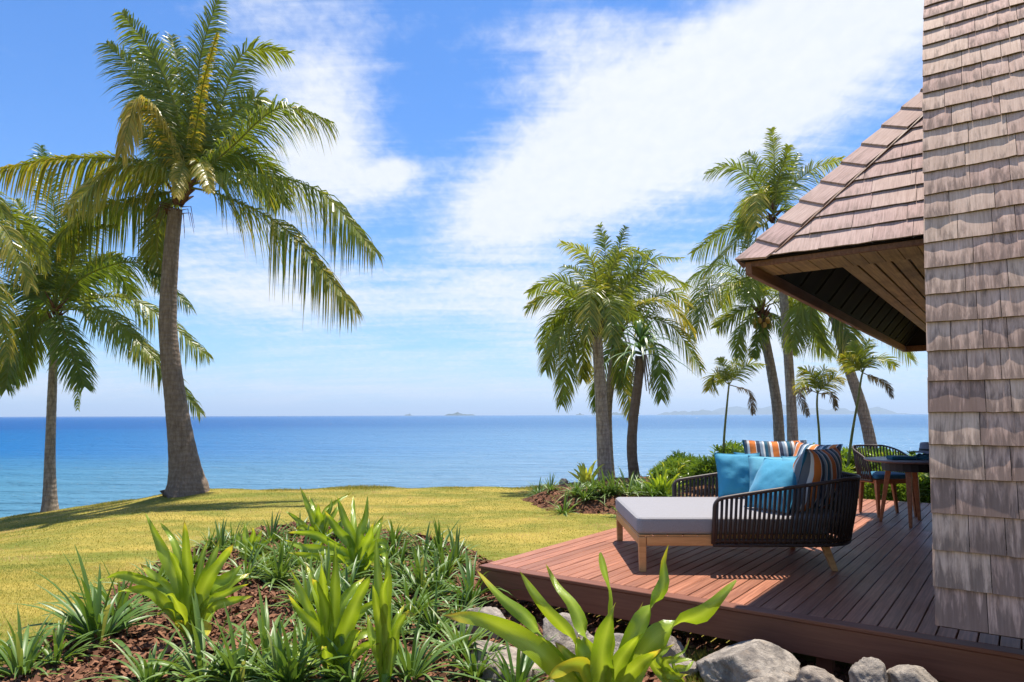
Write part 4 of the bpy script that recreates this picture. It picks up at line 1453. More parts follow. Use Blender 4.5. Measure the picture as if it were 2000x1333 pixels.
palm('coconut palm with strongly leaning trunk, its crown hidden by the roof eave', [(1712, 905), (1690, 820), (1655, 710), (1630, 620)], 17.0, .0, .145, .11, .05, (1618, 570), [
    ([(1640, 620), (1655, 650), (1662, 690)], -.3, dict(droop=.6, y=.4)),
    ([(1680, 600), (1735, 640), (1778, 702)], .2, dict(droop=.6, y=.3)),
    ([(1580, 570), (1560, 600), (1548, 680)], .2, dict(droop=.5)),
    ([(1590, 590), (1585, 640), (1610, 690)], .3, dict(droop=.5)),
    ([(1600, 510), (1590, 460), (1560, 440)], .2, dict()),
    ([(1640, 520), (1670, 480), (1720, 490)], .2, dict()),
    ([(1620, 510), (1625, 450), (1640, 410)], .2, dict()),
], .66, .028, 78, 11, GP, mat='frond_light', back=1, fibre=.8, tone=.25)

# a screw pine: stout mottled trunk, a tuft of long folded leaves
pd_base = atY(1243, 945, 14.6); pd_base[2] = .0
pand = thing('screw_pine', pd_base, 'screw pine with mottled brown trunk and drooping dark strap leaves beside the pale palm trunk', 'tree')
pth = [pd_base - UP * .2, pd_base, atY(1234, 880, 14.6), atY(1238, 810, 14.6), atY(1249, 730, 14.6), atY(1252, 700, 14.6)]
trunk_mesh(pth, .115, .095, .06, 21, pand, MT['bark'], 50, 12, .05, tone=.9)
head = atY(1252, 690, 14.6)
rs = random.Random(77)
mb2 = MB()
for k in range(46):
    a = k * 2.39996; e = .15 + 1.25 * ((k * 7) % 46) / 46
    L = rs.uniform(.9, 1.3)
    d = np.array([math.cos(a) * math.cos(e), math.sin(a) * math.cos(e), math.sin(e)])
    side = nrm(np.cross(d, UP)); nn_ = np.cross(side, d)
    V, T = [], []
    sg = 8
    dr = rs.uniform(.35, .95)
    p0 = head + UP * (.30 * e - .1)
    for i in range(sg + 1):
        s = i / sg
        p = p0 + d * L * s - UP * dr * L * s ** 2.3
        wv = .032 * (1 - s ** 3) * (.75 + s * .5) + .002
        V += [p - side * wv + nn_ * wv * .5, p, p + side * wv + nn_ * wv * .5]
        T += [.2 + .5 * s * (rs.random() < .3)] * 3
    Fc = [(i * 3 + j, i * 3 + j + 1, i * 3 + j + 4, i * 3 + j + 3) for i in range(sg) for j in range(2)]
    obj('leaf', V, Fc, MT['pandan'], pand, True, {'tone': T})
for k in range(14):
    a = rs.uniform(0, 6.28); L = rs.uniform(.5, .9)
    p0 = head - UP * .05; d = np.array([math.cos(a), math.sin(a), 0])
    V = []
    side = nrm(np.cross(d, UP))
    for i in range(6):
        s = i / 5; p = p0 + d * (.12 + .14 * s) - UP * L * s
        wv = .028 * (1 - s * .7); V += [p - side * wv, p + side * wv]
    mb2.add(V, [(2 * i, 2 * i + 1, 2 * i + 3, 2 * i + 2) for i in range(5)], .5)
mb2.build('dead_leaves', MT['frond_dead'], pand)

# slender young palms in the bed behind the daybed
GY = 'young slender palms in the bed behind the daybed'
yp = dict(r0=.027, r1=.016, flare=.015, ll=.31, w=.017, n=36, cat='young palm', mat='frond_young', back=1, back_len=.55, trunk_mat='greenstem', name='young_palm', fibre=0, droop=.35, rad=.010)


def ypalm(label, trunk, Y, crown, fr, seed):
    palm(label, trunk + [crown], Y, None, yp['r0'], yp['r1'], yp['flare'], crown, fr, yp['ll'], yp['w'], yp['n'], seed, GY, yp['cat'], yp['mat'], yp['back'], None, yp['back_len'], yp['trunk_mat'], 0, yp['name'], 0, .35, .010, .5, .3)


ypalm('young palm left of the curved coconut trunk, above the leftmost blue pillow', [(1413, 925), (1414, 860), (1420, 790), (1423, 760)], 13.0, (1424, 752), [
    ([(1418, 730), (1412, 715), (1405, 700)], .1, dict(y=.3)), ([(1440, 730), (1462, 712), (1490, 714)], -.1, dict(y=.3)),
    ([(1405, 735), (1393, 735), (1385, 762)], .1, dict(y=.5)), ([(1445, 758), (1465, 768), (1472, 808)], -.1, dict(mat='frond_dead', ll=.16, droop=.6)),
    ([(1430, 725), (1432, 712), (1445, 705)], .3, dict(y=.4))], 31)
ypalm('young palm with pale drooping fronds between the grey trunk and the leaning trunk', [(1602, 920), (1600, 850), (1596, 800), (1596, 778)], 12.6, (1597, 768), [
    ([(1590, 740), (1578, 725), (1562, 722)], .1, dict(y=.4)), ([(1605, 735), (1612, 722), (1628, 726)], .1, dict(y=.4)),
    ([(1615, 750), (1632, 738), (1645, 742)], -.1, dict(y=.6)), ([(1580, 762), (1562, 765), (1578, 812)], -.1, dict(mat='frond_dead', ll=.16, droop=.5)),
    ([(1612, 770), (1625, 768), (1633, 800)], .1, dict(mat='frond_dead', ll=.14, droop=.5))], 32)
ypalm('young palm with fresh yellow green fronds leaning across the leaning trunk', [(1655, 925), (1664, 850), (1676, 780), (1682, 740)], 12.2, (1685, 728), [
    ([(1678, 700), (1670, 682), (1668, 668)], .1, dict(y=.3)), ([(1700, 705), (1725, 700), (1748, 716)], -.1, dict(y=.4)),
    ([(1690, 700), (1690, 680), (1700, 664)], .1, dict(y=.3)), ([(1705, 738), (1730, 750), (1742, 776)], -.1, dict(mat='frond_dead', ll=.15, droop=.5)),
    ([(1668, 715), (1655, 700), (1645, 698)], .1, dict(y=.5))], 33)

# ---------------------------------------------------------------- broad leaved lilies


def ribbon(pts, wmax, seed, twist=0.0, face=None, tn=.2, tip=.45, fold=.34, sg=22, waist=.30, peak=.45, ripple=.0, flip=0.0, at_=.6):
    """one long leaf blade along pts: channelled along its midrib, widest at peak, ending in a point"""
    rs = random.Random(seed)
    c = catmull(pts, sg + 1)
    V, T = [], []
    ph = rs.uniform(0, 6)
    if not ripple: ripple = rs.uniform(.08, .3)
    twist = twist * 1.5
    brown = rs.choice((0, 0, .5, .9, 1.1))
    for i in range(sg + 1):
        s = i / sg
        t = nrm(c[min(i + 1, sg)] - c[max(i - 1, 0)])
        f = nrm(CAM - c[i]) if face is None else face
        f = nrm(f - t * (f @ t)); sd_ = np.cross(t, f)
        q_ = min(1, max(0, (s - at_ + .12) / .24))
        a = twist * (s - .3) + ripple * math.sin(s * 9 + ph) + flip * q_ * q_ * (3 - 2 * q_)
        sd_, f = sd_ * math.cos(a) + f * math.sin(a), f * math.cos(a) - sd_ * math.sin(a)
        if s < peak: wv = waist + (1 - waist) * math.sin(s / peak * math.pi / 2)
        else: wv = max(0, math.cos((s - peak) / (1 - peak) * math.pi / 2)) ** .85
        wv *= wmax * .5
        un = .17 * wmax * math.sin(s * 17 + ph) * min(1, s * 2)
        e1 = c[i] - sd_ * wv + f * (fold * wv + un); e2 = c[i] + sd_ * wv + f * (fold * wv - un)
        V += [e1, (e1 + c[i]) / 2 - f * fold * wv * .12, c[i] - f * .0, (e2 + c[i]) / 2 - f * fold * wv * .12, e2]
        q = tn + (tip - tn) * max(0, (s - .55) / .45) ** 2 + (brown * max(0, (s - .86) / .14) ** .8)
        T += [q + .12, q, q - .1, q, q + .12]
    Fc = [(i * 5 + j, i * 5 + j + 1, i * 5 + j + 6, i * 5 + j + 5) for i in range(sg) for j in range(4)]
    return V, Fc, T


def lily(label, base, leaves, seed, group='broad leaved lilies in the foreground bed', extra=0, Ls=.5, wl=.07, mat='crinum', cat='lily plant', name='lily_plant'):
    """leaves: (pixel path, width m, depth at tip relative to the base, options)"""
    base = np.asarray(base, float)
    root = thing(name, base, label, cat, group)
    rs = random.Random(seed)
    for k, lf in enumerate(leaves):
        px, w_, dY = lf[:3]
        o_ = dict(lf[3]) if len(lf) > 3 else {}
        m_ = len(px)
        a = rs.uniform(0, 6.28)
        pts = [base + np.array([math.cos(a) * .012, math.sin(a) * .012, -.02])]
        for i, (x, y) in enumerate(px):
            s = (i + 1) / m_
            pts.append(atY(x, y, base[1] + dY * s * s))
        mt = o_.pop('mat', mat); lb = o_.pop('label', None)
        V, Fc, T = ribbon(pts, w_ * 1.14, seed * 50 + k, **o_)
        ob = obj('leaf', V, Fc, MT[mt], root, True, {'tone': T, 'mid': [0, .25, 1, .25, 0] * (len(T) // 5), 'across': [0, .25, .5, .75, 1] * (len(T) // 5)})
        if lb: ob['label'] = lb
    for k in range(extra):
        a = rs.uniform(0, 6.28); e = rs.uniform(.35, 1.25); L = Ls * rs.uniform(.6, 1.05)
        d = np.array([math.cos(a) * math.cos(e), math.sin(a) * math.cos(e), math.sin(e)])
        pts = [base, base + d * L * .45, base + d * L * .8 - UP * .04 * L, base + d * L - UP * L * rs.uniform(.08, .3)]
        V, Fc, T = ribbon(pts, wl * rs.uniform(.75, 1.1), seed * 50 + 30 + k, twist=rs.uniform(-.8, .8), face=nrm(UP - d * d[2] + .001), tn=.2 + rs.uniform(-.1, .2))
        obj('leaf', V, Fc, MT[mat], root, True, {'tone': T, 'mid': [0, .25, 1, .25, 0] * (len(T) // 5), 'across': [0, .25, .5, .75, 1] * (len(T) // 5)})
    mb = MB(); mb.tube([base - UP * .05, base + UP * .10], [.034, .026], 8, .4); mb.build('stem', MT[mat], root, True)
    return root


def gp(x, y, z=.10):
    """the spot on the foreground bed that shows at a pixel"""
    for _ in range(6):
        p = atz(x, y, z); z = bed1z(p[0], p[1])
    p[2] = z
    return p


b = gp(378, 1252)
lily('full lily with broad light green leaves and a wilted yellow leaf at its foot', b, [
    ([(352, 1150), (318, 1075), (285, 1004)], .075, .05, dict(twist=.3)), ([(362, 1140), (340, 1060), (313, 1022)], .055, .2, dict(twist=-.3)),
    ([(368, 1140), (364, 1070), (360, 1012)], .065, -.1, dict(twist=.2)), ([(392, 1150), (415, 1090), (431, 1048)], .06, .15, dict(twist=-.3)),
    ([(398, 1150), (430, 1100), (459, 1060)], .085, -.1, dict(twist=.4)), ([(395, 1160), (445, 1130), (478, 1098)], .09, .1, dict(twist=.2)),
    ([(350, 1190), (310, 1135), (272, 1100)], .075, .0, dict(tip=.8)), ([(340, 1195), (290, 1140), (235, 1122), (195, 1134)], .075, -.1, dict(twist=.5)),
    ([(345, 1205), (305, 1165), (270, 1152), (232, 1156)], .065, -.35, dict(twist=-.3, tip=.7)), ([(405, 1180), (450, 1140), (488, 1120)], .07, .2, {}),
    ([(405, 1195), (450, 1175), (495, 1165)], .055, -.2, dict(tip=.9)), ([(400, 1185), (440, 1160), (487, 1140)], .05, -.1, dict(tip=.6)),
    ([(360, 1150), (345, 1100), (330, 1075)], .06, -.15, dict(twist=.6)), ([(385, 1150), (395, 1090), (405, 1055)], .05, .1, {}),
    ([(395, 1225), (404, 1232), (397, 1246)], .06, -.22, dict(tn=.95, tip=1, label='wilted bright yellow leaf')), ([(365, 1228), (348, 1218), (340, 1226)], .045, -.2, dict(tn=.9, tip=1))], 1, extra=5, Ls=.55, wl=.07)
b = gp(646, 1335)
lily('lily with tall upright light green leaves in the middle of the foreground bed', b, [
    ([(615, 1220), (590, 1160), (566, 1108)], .055, .05, dict(twist=.4)), ([(630, 1200), (612, 1140), (597, 1098)], .05, .2, {}),
    ([(640, 1200), (632, 1140), (627, 1092)], .055, -.12, dict(twist=.3)), ([(652, 1200), (655, 1120), (654, 1062)], .06, .0, dict(twist=-.3)),
    ([(675, 1230), (700, 1170), (727, 1120)], .085, -.1, dict(twist=.35)), ([(668, 1240), (710, 1190), (748, 1170)], .06, .1, {}),
    ([(665, 1255), (700, 1240), (745, 1225)], .06, .2, {}), ([(625, 1240), (590, 1200), (562, 1160)], .05, -.1, {}),
    ([(660, 1200), (690, 1150), (712, 1128)], .06, .2, {}), ([(680, 1290), (720, 1260), (740, 1258)], .05, -.2, dict(tip=.7)),
    ([(637, 1200), (622, 1150), (608, 1128)], .06, -.2, dict(twist=.5))], 2, extra=6, Ls=.5, wl=.07)
b = gp(752, 1352)
lily('narrow column of upright lily leaves right of the middle lily', b, [
    ([(748, 1230), (738, 1130), (735, 1050)], .055, .1, dict(twist=.2)), ([(752, 1220), (757, 1130), (755, 1075)], .055, 0, dict(twist=-.2)),
    ([(745, 1240), (735, 1180), (728, 1140)], .06, -.1, {}), ([(765, 1270), (780, 1220), (798, 1192)], .06, -.05, dict(twist=.5)),
    ([(758, 1260), (775, 1210), (790, 1180)], .05, .15, {}), ([(740, 1280), (725, 1240), (718, 1200)], .05, .1, {}), ([(755, 1220), (748, 1160), (760, 1120)], .05, -.15, {})], 3)
b = gp(700, 1140)
lily('lily with spreading light leaves at the back of the bed, nearest the deck', b, [
    ([(690, 1060), (672, 1010), (657, 966)], .075, .05, dict(twist=.3)), ([(702, 1050), (714, 1010), (718, 970)], .07, .1, dict(twist=-.2)),
    ([(712, 1070), (728, 1040), (750, 1006)], .055, .3, {}), ([(688, 1075), (660, 1035), (632, 995)], .08, -.1, {}),
    ([(708, 1080), (722, 1050), (730, 1020)], .09, -.2, dict(twist=.4)), ([(680, 1090), (630, 1050), (585, 1040), (555, 1042)], .07, -.2, dict(twist=.6)),
    ([(680, 1095), (630, 1075), (590, 1068), (556, 1055)], .07, .2, dict(tip=.8)), ([(685, 1100), (640, 1090), (600, 1085), (563, 1080)], .06, -.4, dict(tip=.9, tn=.3)),
    ([(720, 1080), (745, 1060), (758, 1100)], .06, -.2, {}), ([(695, 1060), (690, 1010), (690, 962)], .05, .5, {}),
    ([(725, 1070), (735, 1055), (748, 1010)], .05, .2, {}), ([(722, 1095), (750, 1080), (757, 1140)], .055, -.4, {})], 4, extra=5, Ls=.55, wl=.07)
b = gp(622, 1075)
lily('farthest lily at the top of the foreground bed against the lawn', b, [
    ([(612, 1020), (600, 985), (585, 950)], .06, .1, {}), ([(618, 1015), (612, 990), (603, 968)], .055, .3, {}), ([(624, 1015), (622, 1000), (621, 985)], .09, -.1, dict(twist=.3)),
    ([(605, 1040), (580, 1015), (557, 998)], .06, 0, {}), ([(632, 1020), (645, 995), (648, 972)], .06, .1, {}), ([(635, 1030), (655, 1000), (662, 985)], .06, .2, {}),
    ([(630, 1010), (650, 985), (688, 962)], .045, .4, {}), ([(612, 1040), (590, 1030), (575, 1035)], .06, -.2, {})], 5, extra=5, Ls=.5, wl=.07)
b = gp(492, 1100)
lily('small young lily at the lawn edge of the bed between two larger ones', b, [
    ([(485, 1070), (480, 1050), (478, 1022)], .07, .1, {}), ([(495, 1070), (505, 1050), (512, 1035)], .07, 0, {}), ([(500, 1075), (520, 1060), (532, 1052)], .06, .1, {}),
    ([(480, 1080), (468, 1065), (466, 1035)], .07, .1, {}), ([(490, 1070), (495, 1045), (494, 1030)], .06, -.1, {}), ([(505, 1090), (525, 1085), (545, 1098)], .05, -.2, dict(tip=.9, tn=.5))], 6, extra=4, Ls=.32, wl=.07)
hb = np.array([.50, 3.62, .06])
lily('big foreground lily with twisted yellow green leaves before the deck', hb, [
    ([(1109, 1330), (1040, 1262), (950, 1212), (860, 1202)], .095, -.15, dict(twist=.4, tip=.7, peak=.5)),
    ([(1097, 1300), (1040, 1216), (980, 1168), (928, 1111)], .072, .15, dict(twist=.5, tip=.75, flip=2.5, at_=.52)),
    ([(1148, 1300), (1106, 1234), (1067, 1192), (1040, 1156), (1014, 1114)], .075, .05, dict(twist=-.4, tip=.7, flip=-2.6, at_=.55)),
    ([(1160, 1294), (1139, 1225), (1118, 1180), (1088, 1144), (1067, 1105)], .07, .3, dict(twist=.4, tip=.8, flip=2.5, at_=.5)),
    ([(1178, 1300), (1193, 1225), (1196, 1165), (1183, 1120), (1172, 1080)], .08, .2, dict(twist=.3, tip=.6, flip=1.9, at_=.6)),
    ([(1178, 1340), (1178, 1265), (1202, 1178)], .105, -.15, dict(twist=.3, tip=.4)),
    ([(1214, 1315), (1238, 1240), (1280, 1176), (1298, 1135), (1296, 1100), (1306, 1063)], .078, .05, dict(twist=.4, tip=.7, flip=2.7, at_=.66)),
    ([(1236, 1310), (1275, 1252), (1328, 1217), (1376, 1196), (1438, 1134)], .11, -.1, dict(twist=.4, tip=.7, flip=2.6, at_=.66)),
    ([(1220, 1300), (1222, 1258), (1256, 1176)], .045, .1, dict(tn=.75, tip=1.0)),
    ([(1150, 1318), (1126, 1296), (1090, 1310), (1056, 1334)], .07, -.3, dict(tn=.7, tip=1.0, twist=.6, label='drooping withered yellow leaf')),
    ([(1200, 1320), (1225, 1270), (1250, 1240)], .075, -.2, {}), ([(1165, 1330), (1135, 1280), (1130, 1240)], .08, .15, {}), ([(1215, 1340), (1245, 1300), (1290, 1268)], .07, -.25, {}),
    ([(1155, 1335), (1120, 1290), (1085, 1255)], .08, .1, dict(twist=.5))], 7)
b = np.array([1.02, 3.98, .03])
lily('small lily shoot with short curled leaves right of the big foreground lily', b, [
    ([(1300, 1300), (1325, 1290), (1352, 1288)], .05, -.05, dict(tip=.6)), ([(1290, 1295), (1300, 1270), (1318, 1258)], .045, 0, {}), ([(1315, 1300), (1338, 1270), (1348, 1245)], .02, .05, {}),
    ([(1320, 1315), (1342, 1305), (1355, 1290)], .045, .05, {}), ([(1285, 1310), (1275, 1285), (1282, 1265)], .05, -.1, {}), ([(1300, 1325), (1322, 1322), (1345, 1318)], .05, -.1, {})], 8)

# ---------------------------------------------------------------- grassy clumps


def clump_mesh(seed, nbl, L, w, spread=1.0, erect=.5, tn=.15):
    """a tuft of arching narrow leaves growing from one spot"""
    rs = random.Random(seed)
    mb = MB()
    for k in range(nbl):
        a = rs.uniform(0, 2 * math.pi); e = R(rs.uniform(38, 86)) if rs.random() < erect else R(rs.uniform(20, 60))
        l = L * rs.uniform(.55, 1.1)
        d = np.array([math.cos(a) * math.cos(e), math.sin(a) * math.cos(e), math.sin(e)])
        h = np.array([math.cos(a), math.sin(a), 0])
        p0 = h * rs.uniform(0, .035) * spread + UP * -.01
        dr = rs.uniform(.15, .75) * math.cos(e) + rs.uniform(0, .22)
        sd_ = nrm(np.cross(d, UP)); tw_ = rs.uniform(-.5, .5)
        ww = w * rs.uniform(.7, 1.2)
        V, T = [], []
        sg = 6
        base_t = tn + rs.gauss(0, .1) + (.55 if rs.random() < .07 else 0)
        for i in range(sg + 1):
            s = i / sg
            p = p0 + d * l * s - UP * dr * l * s ** 2.2 + h * .12 * l * s * s
            nn_ = nrm(np.cross(sd_, d)); s2 = sd_ * math.cos(tw_ * s) + nn_ * math.sin(tw_ * s)
            wv = ww * .5 * (.75 + .25 * math.sin(s * 3)) * (1 - s ** 4) + .0006
            V += [p - s2 * wv + nn_ * wv * .45, p, p + s2 * wv + nn_ * wv * .45]
            T += [min(1, max(0, base_t + .25 * s ** 3))] * 3
        mb.add(V, [(i * 3 + j, i * 3 + j + 1, i * 3 + j + 4, i * 3 + j + 3) for i in range(sg) for j in range(2)], T)
    return mb


protos = []
for k in range(6):
    c_ = clump_mesh(300 + k, 46, .45, .023)
    protos.append(mesh_of('foliage', c_.V, c_.F, MT['lirio'], True, {'tone': c_.T}))


def put(name, mesh, loc, rz, sc, label, cat, group, part='foliage', tilt=(0, 0)):
    root = thing(name, loc, label, cat, group)
    o = bpy.data.objects.new(part, mesh); COL.objects.link(o); o.parent = root
    o.rotation_euler = (tilt[0], tilt[1], rz); o.scale = (sc, sc, sc)
    return root


GC = 'grassy strap leaved clumps in the foreground bed'
named = {
    (192, 1252): 'large spreading grassy clump at the left edge of the foreground bed by the lawn',
    (820, 1160): 'grassy clump with long arching tips between the lilies and the deck corner',
    (918, 1180): 'grassy clump beside the deck corner, right next to the grey rock',
    (40, 1325): 'grassy clump cut by the lower left corner of the picture',
    (395, 1335): 'grassy clump with long bent leaves at the bottom, below the full lily',
    (930, 1325): 'grassy clump growing against the flat pale rock at the bottom',
}
spots = [(192, 1252, 1.25), (235, 1215, 1.05), (40, 1325, .9), (-30, 1310, .9), (290, 1345, .85), (395, 1335, 1.05), (470, 1345, .95), (520, 1300, 1.0),
         (545, 1345, .9), (300, 1165, .95), (335, 1135, .8), (480, 1135, .8), (545, 1140, .9), (590, 1110, .9),
         (640, 1160, .95), (600, 1190, .9), (560, 1095, .9), (650, 1090, .95), (745, 1120, .95), (770, 1090, 1.0), (820, 1160, 1.1), (918, 1180, 1.05), (800, 1210, .95), (850, 1240, .9),
         (870, 1130, .9), (720, 1210, .9), (800, 1330, .85), (930, 1325, .9), (900, 1280, .85), (600, 1290, .9), (430, 1080, .8), (505, 1085, .8), (1010, 1365, .9), (690, 1345, .85),
         (760, 1250, .85), (895, 1215, .7), (575, 1345, .8), (830, 1090, .8), (110, 1300, .7),
         (380, 1105, .8), (410, 1075, .75), (455, 1068, .75), (530, 1060, .75), (585, 1050, .7), (660, 1052, .8), (720, 1060, .85), (770, 1062, .85), (860, 1085, .85), (890, 1105, .8), (680, 1180, .9), (610, 1145, .8), (520, 1120, .85), (640, 1230, .8), (780, 1140, .9), (850, 1170, .9)]


def proj(p):
    q = np.asarray(p, float) - CAM
    return 1000 + F * (q @ _rt) / (q @ _fw), 666.5 - F * (q @ _up) / (q @ _fw)


def near_labels(what, pts, marks, short):
    """a label for each plant: which landmark it stands nearest to, on which side, and in which order"""
    found = {}
    for i, (x, y) in enumerate(pts):
        m_ = min(marks, key=lambda q: math.hypot(q[1] - x, (q[2] - y) * 1.5))
        dx_, dy_ = x - m_[1], (y - m_[2]) * 1.5
        side = ('to the right of' if dx_ > 0 else 'to the left of') if abs(dx_) > abs(dy_) else ('in front of' if dy_ > 0 else 'behind')
        found.setdefault((m_[0], side), []).append((math.hypot(dx_, dy_), i))
    out = [None] * len(pts)
    order = ['nearest', 'second nearest', 'third nearest', 'fourth nearest', 'fifth nearest', 'sixth nearest', 'seventh nearest', 'eighth nearest']
    for (nm, side), lst in found.items():
        lst.sort()
        for r__, (_, i) in enumerate(lst):
            out[i] = f'{what} {side} {nm}' if len(lst) == 1 else f'{what}, {order[min(r__, 7)]} of those {side} {nm}'
    return out


marks1 = [('the full lily', 378, 1240), ('the middle lily', 646, 1320), ('the narrow lily column', 752, 1335), ('the back lily', 700, 1130), ('the farthest lily', 622, 1070), ('the small young lily', 492, 1095),
          ('the flat pale rock', 975, 1300), ('the deck corner rock', 940, 1215), ('the lower left picture corner', 0, 1333)]
labs = near_labels('grassy clump', [(x, y) for x, y, s in spots], marks1, None)
for k, (x, y, s) in enumerate(spots):
    p = gp(x, y)
    lab = named.get((x, y), labs[k])
    put('grassy_clump', protos[k % 6], p, random.uniform(0, 6.28), s * random.uniform(1.12, 1.32), lab, 'grassy plant', GC)

for x, y, lab in ((686, 1168, 'curled orange brown fallen leaf in the mulch above the middle lily'), (772, 1222, 'orange fallen leaf between the narrow lily column and the rocks'), (612, 1306, 'brown fallen leaf at the foot of the middle lily')):
    p = gp(x, y) + UP * .03
    V, Fc, T = ribbon([p, p + np.array([.05, .01, .035]), p + np.array([.11, .02, .03]), p + np.array([.15, .0, .0])], .06, int(x), tn=1.0, tip=1.3)
    tag(obj('fallen_leaf', V, Fc, MT['varieg'], None, True, {'tone': T}, p), lab, 'leaf', 'fallen leaves in the foreground bed')

# ---------------------------------------------------------------- the far bed beside and behind the deck


def gp2(x, y, z=.15):
    for _ in range(8):
        p = atz(x, y, z); z = bed2z(p[0], p[1])
    p[2] = z
    return p


GC2 = 'grassy clumps along the front of the far bed'
named2 = {0: 'small grassy clump at the left tip of the far mulch bed', 2: 'bright edged grassy clump in front of the far bed with bent dry leaf',
          6: 'grassy clump right of the yellow leaved plant, below the pale palm trunk', 9: 'grassy clump below the leaning screw pine trunk'}
spots2 = [(1052, 968, .95), (1075, 962, .9), (1100, 978, 1.1), (1125, 968, 1.1), (1142, 972, 1.2), (1160, 968, 1.15), (1182, 966, 1.25), (1200, 968, 1.1), (1226, 968, 1.25), (1252, 968, 1.2),
          (1275, 972, 1.1), (1215, 985, .9), (1305, 975, 1.0), (1240, 990, .9)]
labs = near_labels('far grassy clump', [(x, y) for x, y, s in spots2], [('its left tip', 1040, 975), ('the yellow leaved plant', 1146, 945), ('the pale palm trunk', 1183, 935), ('the screw pine', 1246, 935), ('the light green lily', 1292, 965)], None)
for k, (x, y, s) in enumerate(spots2):
    p = gp2(x, y)
    put('grassy_clump', protos[(k * 5 + 1) % 6], p, random.uniform(0, 6.28), s * 1.05, labs[k], 'grassy plant', GC2)


def local_lily(label, px, Yz, n, L, w, seed, mat, group=None, cat='lily plant', name='lily_plant', up=(.5, 1.35)):
    p = gp2(*px) if Yz is None else np.array(Yz, float)
    root = thing(name, p, label, cat, group)
    rs = random.Random(seed)
    for k in range(n):
        a = k * 2.4 + rs.uniform(-.3, .3); e = up[0] + (up[1] - up[0]) * rs.random(); l = L * rs.uniform(.65, 1.05)
        d = np.array([math.cos(a) * math.cos(e), math.sin(a) * math.cos(e), math.sin(e)])
        pts = [p - UP * .02, p + d * l * .45, p + d * l * .8 - UP * .03 * l, p + d * l + np.array([math.cos(a), math.sin(a), 0]) * .06 * l - UP * l * rs.uniform(.03, .22)]
        V, Fc, T = ribbon(pts, w * rs.uniform(.75, 1.1), seed * 50 + k, twist=rs.uniform(-.9, .9), tn=.15 + rs.uniform(-.1, .2), sg=8)
        obj('leaf', V, Fc, MT[mat], root, True, {'tone': T, 'mid': [0, .25, 1, .25, 0] * (len(T) // 5), 'across': [0, .25, .5, .75, 1] * (len(T) // 5)})
    return root


local_lily('yellow leaved plant at the foot of the pale palm trunk', (1146, 950), None, 16, .62, .075, 61, 'varieg', None, 'yellow plant', 'yellow_leaved_plant')
local_lily('light green lily in the far bed, left of the rope arm of the daybed', (1292, 972), None, 16, .62, .070, 62, 'crinum')
local_lily('yellow tinged lily just behind the light green one beside the daybed', (1303, 955), None, 10, .6, .065, 63, 'varieg')

# shrubs with oval leaves, each a crown of separate leaves on its stems


def shrub_mesh(seed, rx, rz_, n, ls, kind='oval'):
    rs = random.Random(seed)
    mb = MB()
    for k in range(n):
        # rosettes at the ends of twigs
        a = rs.uniform(0, 6.283); cz = rs.uniform(.05, 1); rr_ = rs.uniform(.55, 1.0)
        lump = 1 + .22 * mnoise.noise(Vector((math.cos(a) * 1.6 + seed, math.sin(a) * 1.6, cz * 2)))
        q = math.sqrt(max(0, 1 - (cz * .9) ** 2))
        c = np.array([math.cos(a) * q * rx * rr_ * lump, math.sin(a) * q * rx * rr_ * lump, (.12 + .88 * cz) * rz_ * (.75 + .25 * rr_) * lump])
        axis = nrm(np.array([math.cos(a) * q * .7, math.sin(a) * q * .7, .55 + cz * .6]) + np.array([rs.gauss(0, .3) for _ in range(3)]))
        u = nrm(np.cross(axis, np.array([.3, .2, 1.0]))); w = np.cross(axis, u)
        m_ = rs.randint(5, 8)
        for i in range(m_):
            b_ = 2 * math.pi * i / m_ + rs.uniform(-.3, .3)
            d = nrm((math.cos(b_) * u + math.sin(b_) * w) * rs.uniform(.7, 1.1) + axis * rs.uniform(.25, 1.1))
            s_ = nrm(np.cross(d, axis)); nn_ = np.cross(s_, d)
            l = ls * rs.uniform(.7, 1.15); wd = l * (.22 if kind == 'oval' else .11)
            t = rs.uniform(0, .45) + (.4 if rs.random() < .06 else 0)
            mb.add([c, c + d * l * .4 - s_ * wd * .55 + nn_ * l * .07, c + d * l * .8 - s_ * wd * .45 + nn_ * l * .04, c + d * l * 1.0, c + d * l * .8 + s_ * wd * .45 + nn_ * l * .04, c + d * l * .4 + s_ * wd * .55 + nn_ * l * .07,
                    c + d * l * .45], [(0, 6, 1), (1, 6, 3, 2), (6, 5, 4, 3), (0, 5, 6)], t)
    return mb


sh = []
for k in range(4):
    c_ = shrub_mesh(500 + k, .46, .66, 230, .135)
    sh.append(mesh_of('foliage', c_.V, c_.F, MT['shrub'], False, {'tone': c_.T}))
for k in range(2):
    c_ = shrub_mesh(520 + k, .40, .55, 190, .19, 'narrow')
    sh.append(mesh_of('foliage', c_.V, c_.F, MT['shrub'], False, {'tone': c_.T}))
stem = MB()
for k in range(7):
    a = k * .9; stem.tube([[0, 0, -.1], [math.cos(a) * .08, math.sin(a) * .08, .2], [math.cos(a) * .24, math.sin(a) * .24, .5]], [.014, .010, .005], 5)
stem_me = mesh_of('stem', stem.V, stem.F, MT['fibre'], True)
GS = 'leafy shrubs in the bed behind the deck'


def zb2(x, y): return max(bed2z(x, y), float(hz(np.array(x), np.array(y))))


def shrub(k, X_, Y_, s, label, group=GS, m=None):
    r = put('shrub', sh[k % 4 if m is None else m], (X_, Y_, zb2(X_, Y_)), random.uniform(0, 6.28), s, label, 'shrub', group)
    o = bpy.data.objects.new('stem', stem_me); COL.objects.link(o); o.parent = r; o.scale = (s, s, s)


